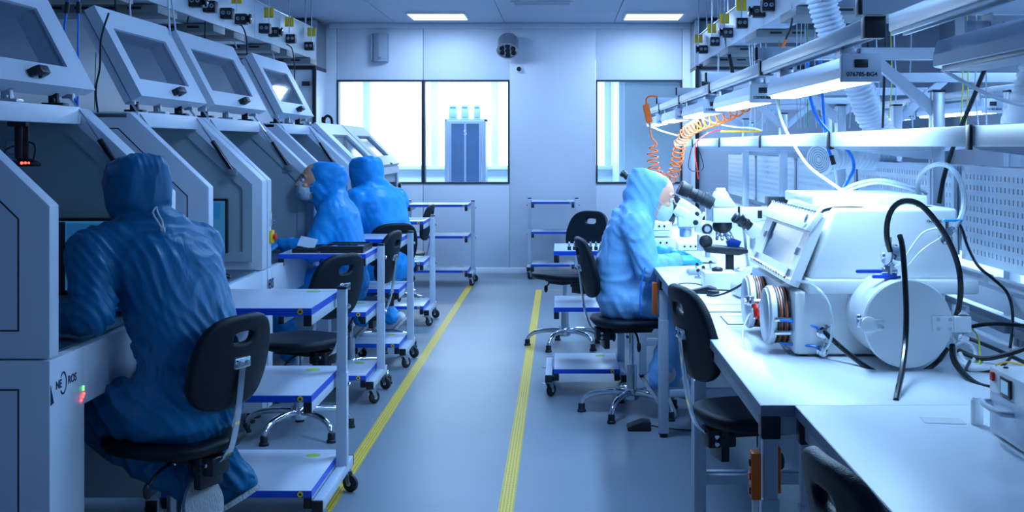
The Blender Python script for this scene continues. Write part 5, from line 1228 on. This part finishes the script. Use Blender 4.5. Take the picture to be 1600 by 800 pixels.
# cables above the right bench
W = HOSEW
lines = [
 ('white_cable', 'white cable sagging from the nearest lit lamp down to the top of the glovebox', 'cable', [(1213,155,4.6),(1222,190,4.5),(1240,225,4.4),(1262,258,4.3),(1290,280,4.25),(1312,295,4.2),(1320,304,4.15)], .0055, WHITEG),
 ('blue_air_hose', 'blue air hose sweeping from the lamp rail down behind the glovebox', 'hose', [(1262,95,4.8),(1264,140,4.8),(1275,180,4.8),(1300,212,4.8),(1328,240,4.8),(1334,262,4.8),(1325,282,4.8),(1315,300,4.8)], .0065, BLUET),
 ('blue_air_hose', 'short straight blue air hose beside the sweeping one', 'hose', [(1282,95,4.9),(1284,140,4.9),(1287,180,4.9),(1290,210,4.9),(1294,232,4.9),(1299,245,4.9)], .0065, BLUET),
 ('clear_tube', 'clear thin tube below the short blue air hose', 'tube', [(1302,252,4.9),(1306,275,4.9),(1310,300,4.9)], .005, CLEAR),
 ('black_cable', 'thick black cable running diagonally behind the upper shelf down to the glovebox', 'cable', [(1570,35,4.05),(1555,75,4.05),(1538,110,4.05),(1520,155,4.05),(1502,197,4.05),(1486,240,4.05),(1474,280,4.05),(1467,318,4.05)], .008, BLACK),
 ('white_cable', 'white cable hanging from the unlit lamp towards the right edge', 'cable', [(1472,108,3.2),(1500,125,3.2),(1545,148,3.2),(1580,160,3.2),(1615,166,3.2)], .0055, WHITEG),
 ('white_tube_loop', 'thick white hose loop standing up from the glovebox top', 'hose', [(1437,306,4.15),(1434,288,4.1),(1443,268,4.05),(1462,257,3.95),(1483,260,3.85),(1499,280,3.75),(1506,310,3.68),(1502,338,3.6),(1490,356,3.585)], .0085, CLEAR),
 ('clear_tube', 'pair of clear tubes arching over the glovebox top, upper one', 'tube', [(1308,302,4.3),(1335,288,4.25),(1370,281,4.2),(1405,286,4.18),(1432,294,4.15),(1448,303,4.12)], .0055, CLEAR),
 ('clear_tube', 'pair of clear tubes arching over the glovebox top, lower one', 'tube', [(1314,304,4.28),(1340,292,4.22),(1372,286,4.2),(1402,291,4.18),(1430,300,4.15)], .0045, CLEAR),
 ('black_cable', 'thin black cable lying across the top of the glovebox', 'cable', [(1276,345,3.70),(1281,333,3.70),(1300,326,3.72),(1340,325,3.72),(1390,330,3.72),(1430,325,3.75),(1455,325,3.75),(1478,334,3.75),(1500,352,3.8),(1512,385,3.9),(1528,415,4.0),(1552,436,4.0),(1572,455,3.95),(1581,480,3.9),(1582,510,3.85),(1578,545,3.8)], .0052, HOSEB),
 ('black_hose', 'thick glossy black hose arching from the valve above the airlock down to the right clamp', 'hose', [(1391,392,3.46),(1386,370,3.44),(1387,345,3.42),(1396,324,3.40),(1414,314,3.38),(1438,320,3.38),(1462,345,3.38),(1483,378,3.38),(1497,415,3.38),(1501,450,3.38),(1498,480,3.40),(1492,500,3.43)], .0085, HOSEB),
 ('black_hose', 'thick black hose hanging straight down before the airlock door to the bench seam', 'hose', [(1406,368,3.40),(1410,385,3.38),(1413,420,3.36),(1416,480,3.34),(1415,530,3.30),(1410,575,3.20),(1400,626,3.02)], .0080, HOSEB),
 ('black_hose', 'black hose sagging from the lower coupling along the bench under the airlock', 'hose', [(1284,514,3.62),(1300,530,3.58),(1330,556,3.52),(1365,580,3.44),(1400,590,3.42),(1438,583,3.44),(1465,565,3.46),(1480,545,3.48)], .0075, HOSEB),
 ('black_hose', 'black hose curving from the door clamp to the instrument box', 'hose', [(1488,540,3.42),(1490,560,3.38),(1502,580,3.32),(1525,600,3.24),(1550,607,3.18),(1585,606,3.12)], .0090, HOSEB),
 ('clear_tube', 'large loop of thin clear tube round the glove ports', 'tube', [(1195,498,4.0),(1185,478,3.95),(1205,455,3.85),(1235,441,3.7),(1265,443,3.6),(1290,465,3.55),(1301,500,3.53),(1297,535,3.55),(1284,551,3.59)], .0040, CLEAR),
 ('clear_tube', 'thin clear tube loop lying on the bench below the glove ports', 'tube', [(1180,480,4.05),(1166,500,3.95),(1160,525,3.85),(1170,552,3.75),(1198,568,3.66),(1222,562,3.66),(1228,550,3.7),(1215,530,3.78)], .0032, CLEAR),
 ('white_wire', 'upper thin white wire curving across the hull behind the gauge', 'wire', [(1410,412,3.60),(1425,385,3.60),(1445,362,3.60),(1470,356,3.60)], .0028, WHITEG),
 ('white_wire', 'lower thin white wire curving across the hull behind the gauge', 'wire', [(1415,420,3.60),(1440,392,3.60),(1465,375,3.60),(1478,370,3.60)], .0028, WHITEG),
 ('black_cable', 'black cable bunch on the bench right of the glovebox, uppermost', 'cable', [(1500,515,3.9),(1530,508,3.9),(1560,506,3.85),(1610,510,3.75)], .0065, BLACK),
 ('black_cable', 'black cable crossing behind the instrument box', 'cable', [(1498,548,3.62),(1530,560,3.55),(1565,556,3.5),(1610,542,3.45)], .0075, BLACK),
 ('black_cable', 'black cable running diagonally down towards the right edge', 'cable', [(1495,522,3.9),(1530,535,3.7),(1570,552,3.55),(1612,572,3.4)], .0060, BLACK),
 ('black_cable', 'thin black cable looped beside the white curl of tube', 'cable', [(1515,565,3.55),(1510,580,3.42),(1530,583,3.4),(1560,576,3.4),(1580,558,3.5)], .0050, BLACK),
 ('green_yellow_wire', 'yellow green earth wire hanging right of the glovebox', 'wire', [(1500,508,3.8),(1520,515,3.75),(1530,535,3.65),(1531,575,3.5)], .0026, mat('earth_wire', (.55,.65,.04), .5)),
 ('yellow_wire', 'orange yellow wire arching over the back of the instrument box', 'wire', [(1555,571,3.3),(1570,566,3.3),(1590,568,3.25),(1612,575,3.2)], .0026, mat('amber_wire', (.9,.5,.06), .5)),
 ('white_tube_curl', 'white curled tube on the bench behind the door clamp', 'tube', [(1495,540,3.62),(1510,535,3.6),(1524,550,3.58),(1520,566,3.55),(1508,565,3.56),(1500,552,3.6)], .0065, HOSEW),
 ('black_cable', 'black cable over the vented foot of the microscope nearest the glovebox', 'cable', [(1192,412,4.95),(1178,425,4.95),(1162,442,4.95),(1140,455,5.0),(1118,462,5.05),(1105,461,5.1)], .005, HOSEB),
 ('grey_cable', 'brownish thin cable lying along the bench edge before the hand piece', 'cable', [(1122,455,5.18),(1090,444,5.45),(1065,443,5.5),(1050,450,5.5),(1046,462,5.55)], .0032, mat('brown_cable', (.14,.10,.08), .5)),
 ('blue_tube', 'thin blue tube hanging at the bench edge beside the person', 'tube', [(1008,418,6.3),(1003,440,6.3),(1000,470,6.3),(1002,492,6.3)], .004, BLUET),
 ('orange_black_cable', 'dark cable with an orange tip hanging from the right ceiling trunk', 'cable', [(1239,5,7.1),(1236,40,7.1),(1228,60,7.1),(1219,84,7.1)], .007, BLACK),
 ('twisted_cable', 'thick dark cable pair dropping from the right trunk to the lamp rail', 'cable', [(1134,55,9.95),(1139,85,9.9),(1143,105,9.9),(1147,134,9.9)], .016, BLACK),
 ('white_cable', 'thin white cable sagging under the second and third lamps', 'cable', [(1085,176,7.6),(1110,190,7.4),(1145,198,7.2),(1175,200,7.1),(1190,204,7.0)], .005, WHITEG),
 ('white_cable', 'thin white cable sagging under the farthest lamps', 'cable', [(1018,198,10.5),(1035,205,10.3),(1060,212,10.0)], .006, WHITEG),
]
for (n, lb, cat, pts, r, m) in lines: cable(n, lb, cat, pts, r, m)
o = MB().cyl(P(1228,62,7.1), P(1219,84,7.1), .0090, n=10).build('orange_sleeve', ORG); tag(o, 'orange sleeve at the tip of the dark cable', 'sleeve')
for k, (x, y) in enumerate(((1298, 226), (1301, 250))):
    a = MB().cyl(P(x-1-k, y-7, 4.9), P(x+2, y+7, 4.9), .010, n=12).build('hose_connector', BLACK); tag(a, '%s black connector on the short blue hose' % ('upper', 'lower')[k], 'connector')
# thin lines hanging down over the opposite benches
random.seed(3)
cols = {'yellow': mat('yellow_wire_mat', (.55,.55,.08), .5), 'grey': GREYP, 'white': WHITEG, 'black': BLACK, 'green': mat('green_wire_mat2', (.10,.40,.15), .5)}
hang = [(1343,'yellow',7.0),(1357,'black',7.4),(1371,'grey',7.0),(1382,'black',5.6),(1391,'yellow',7.2),(1399,'grey',6.6),(1244,'grey',8.0),(1253,'grey',8.2),(1258,'grey',8.2),(1262,'green',7.6),(1272,'grey',7.8),(1504,'yellow',6.0),(1512,'yellow',6.0),(1525,'grey',5.8),(1541,'grey',5.4),(1171,'white',9.4),(1175,'white',9.4),(1178,'white',9.2),(1190,'white',9.0),(1198,'grey',9.0),(1122,'white',10.6),(1126,'white',10.6),(1216,'yellow',8.6),(1422,'grey',6.2),(1330,'grey',7.6)]
cnt = {}; hang.sort(); ORD = ('leftmost','second','third','fourth','fifth','sixth','seventh','eighth','ninth','tenth','rightmost')
for (x, c, Y) in hang:
    cnt[c] = cnt.get(c, 0)+1
    bot = 200 if x > 1200 else 205
    cable('hanging_wire', '%s of the thin %s wires hanging over the right-hand benches, counted from the left' % (ORD[cnt[c]-1], c), 'wire', [(x+random.uniform(-2,2),-30,Y),(x+random.uniform(-2,2),60,Y),(x+random.uniform(-3,3),130,Y),(x+random.uniform(-4,4),bot,Y)], .0035 if c != 'black' else .006, cols[c], 6, 4, group='%s wires hanging over the right-hand benches' % c)
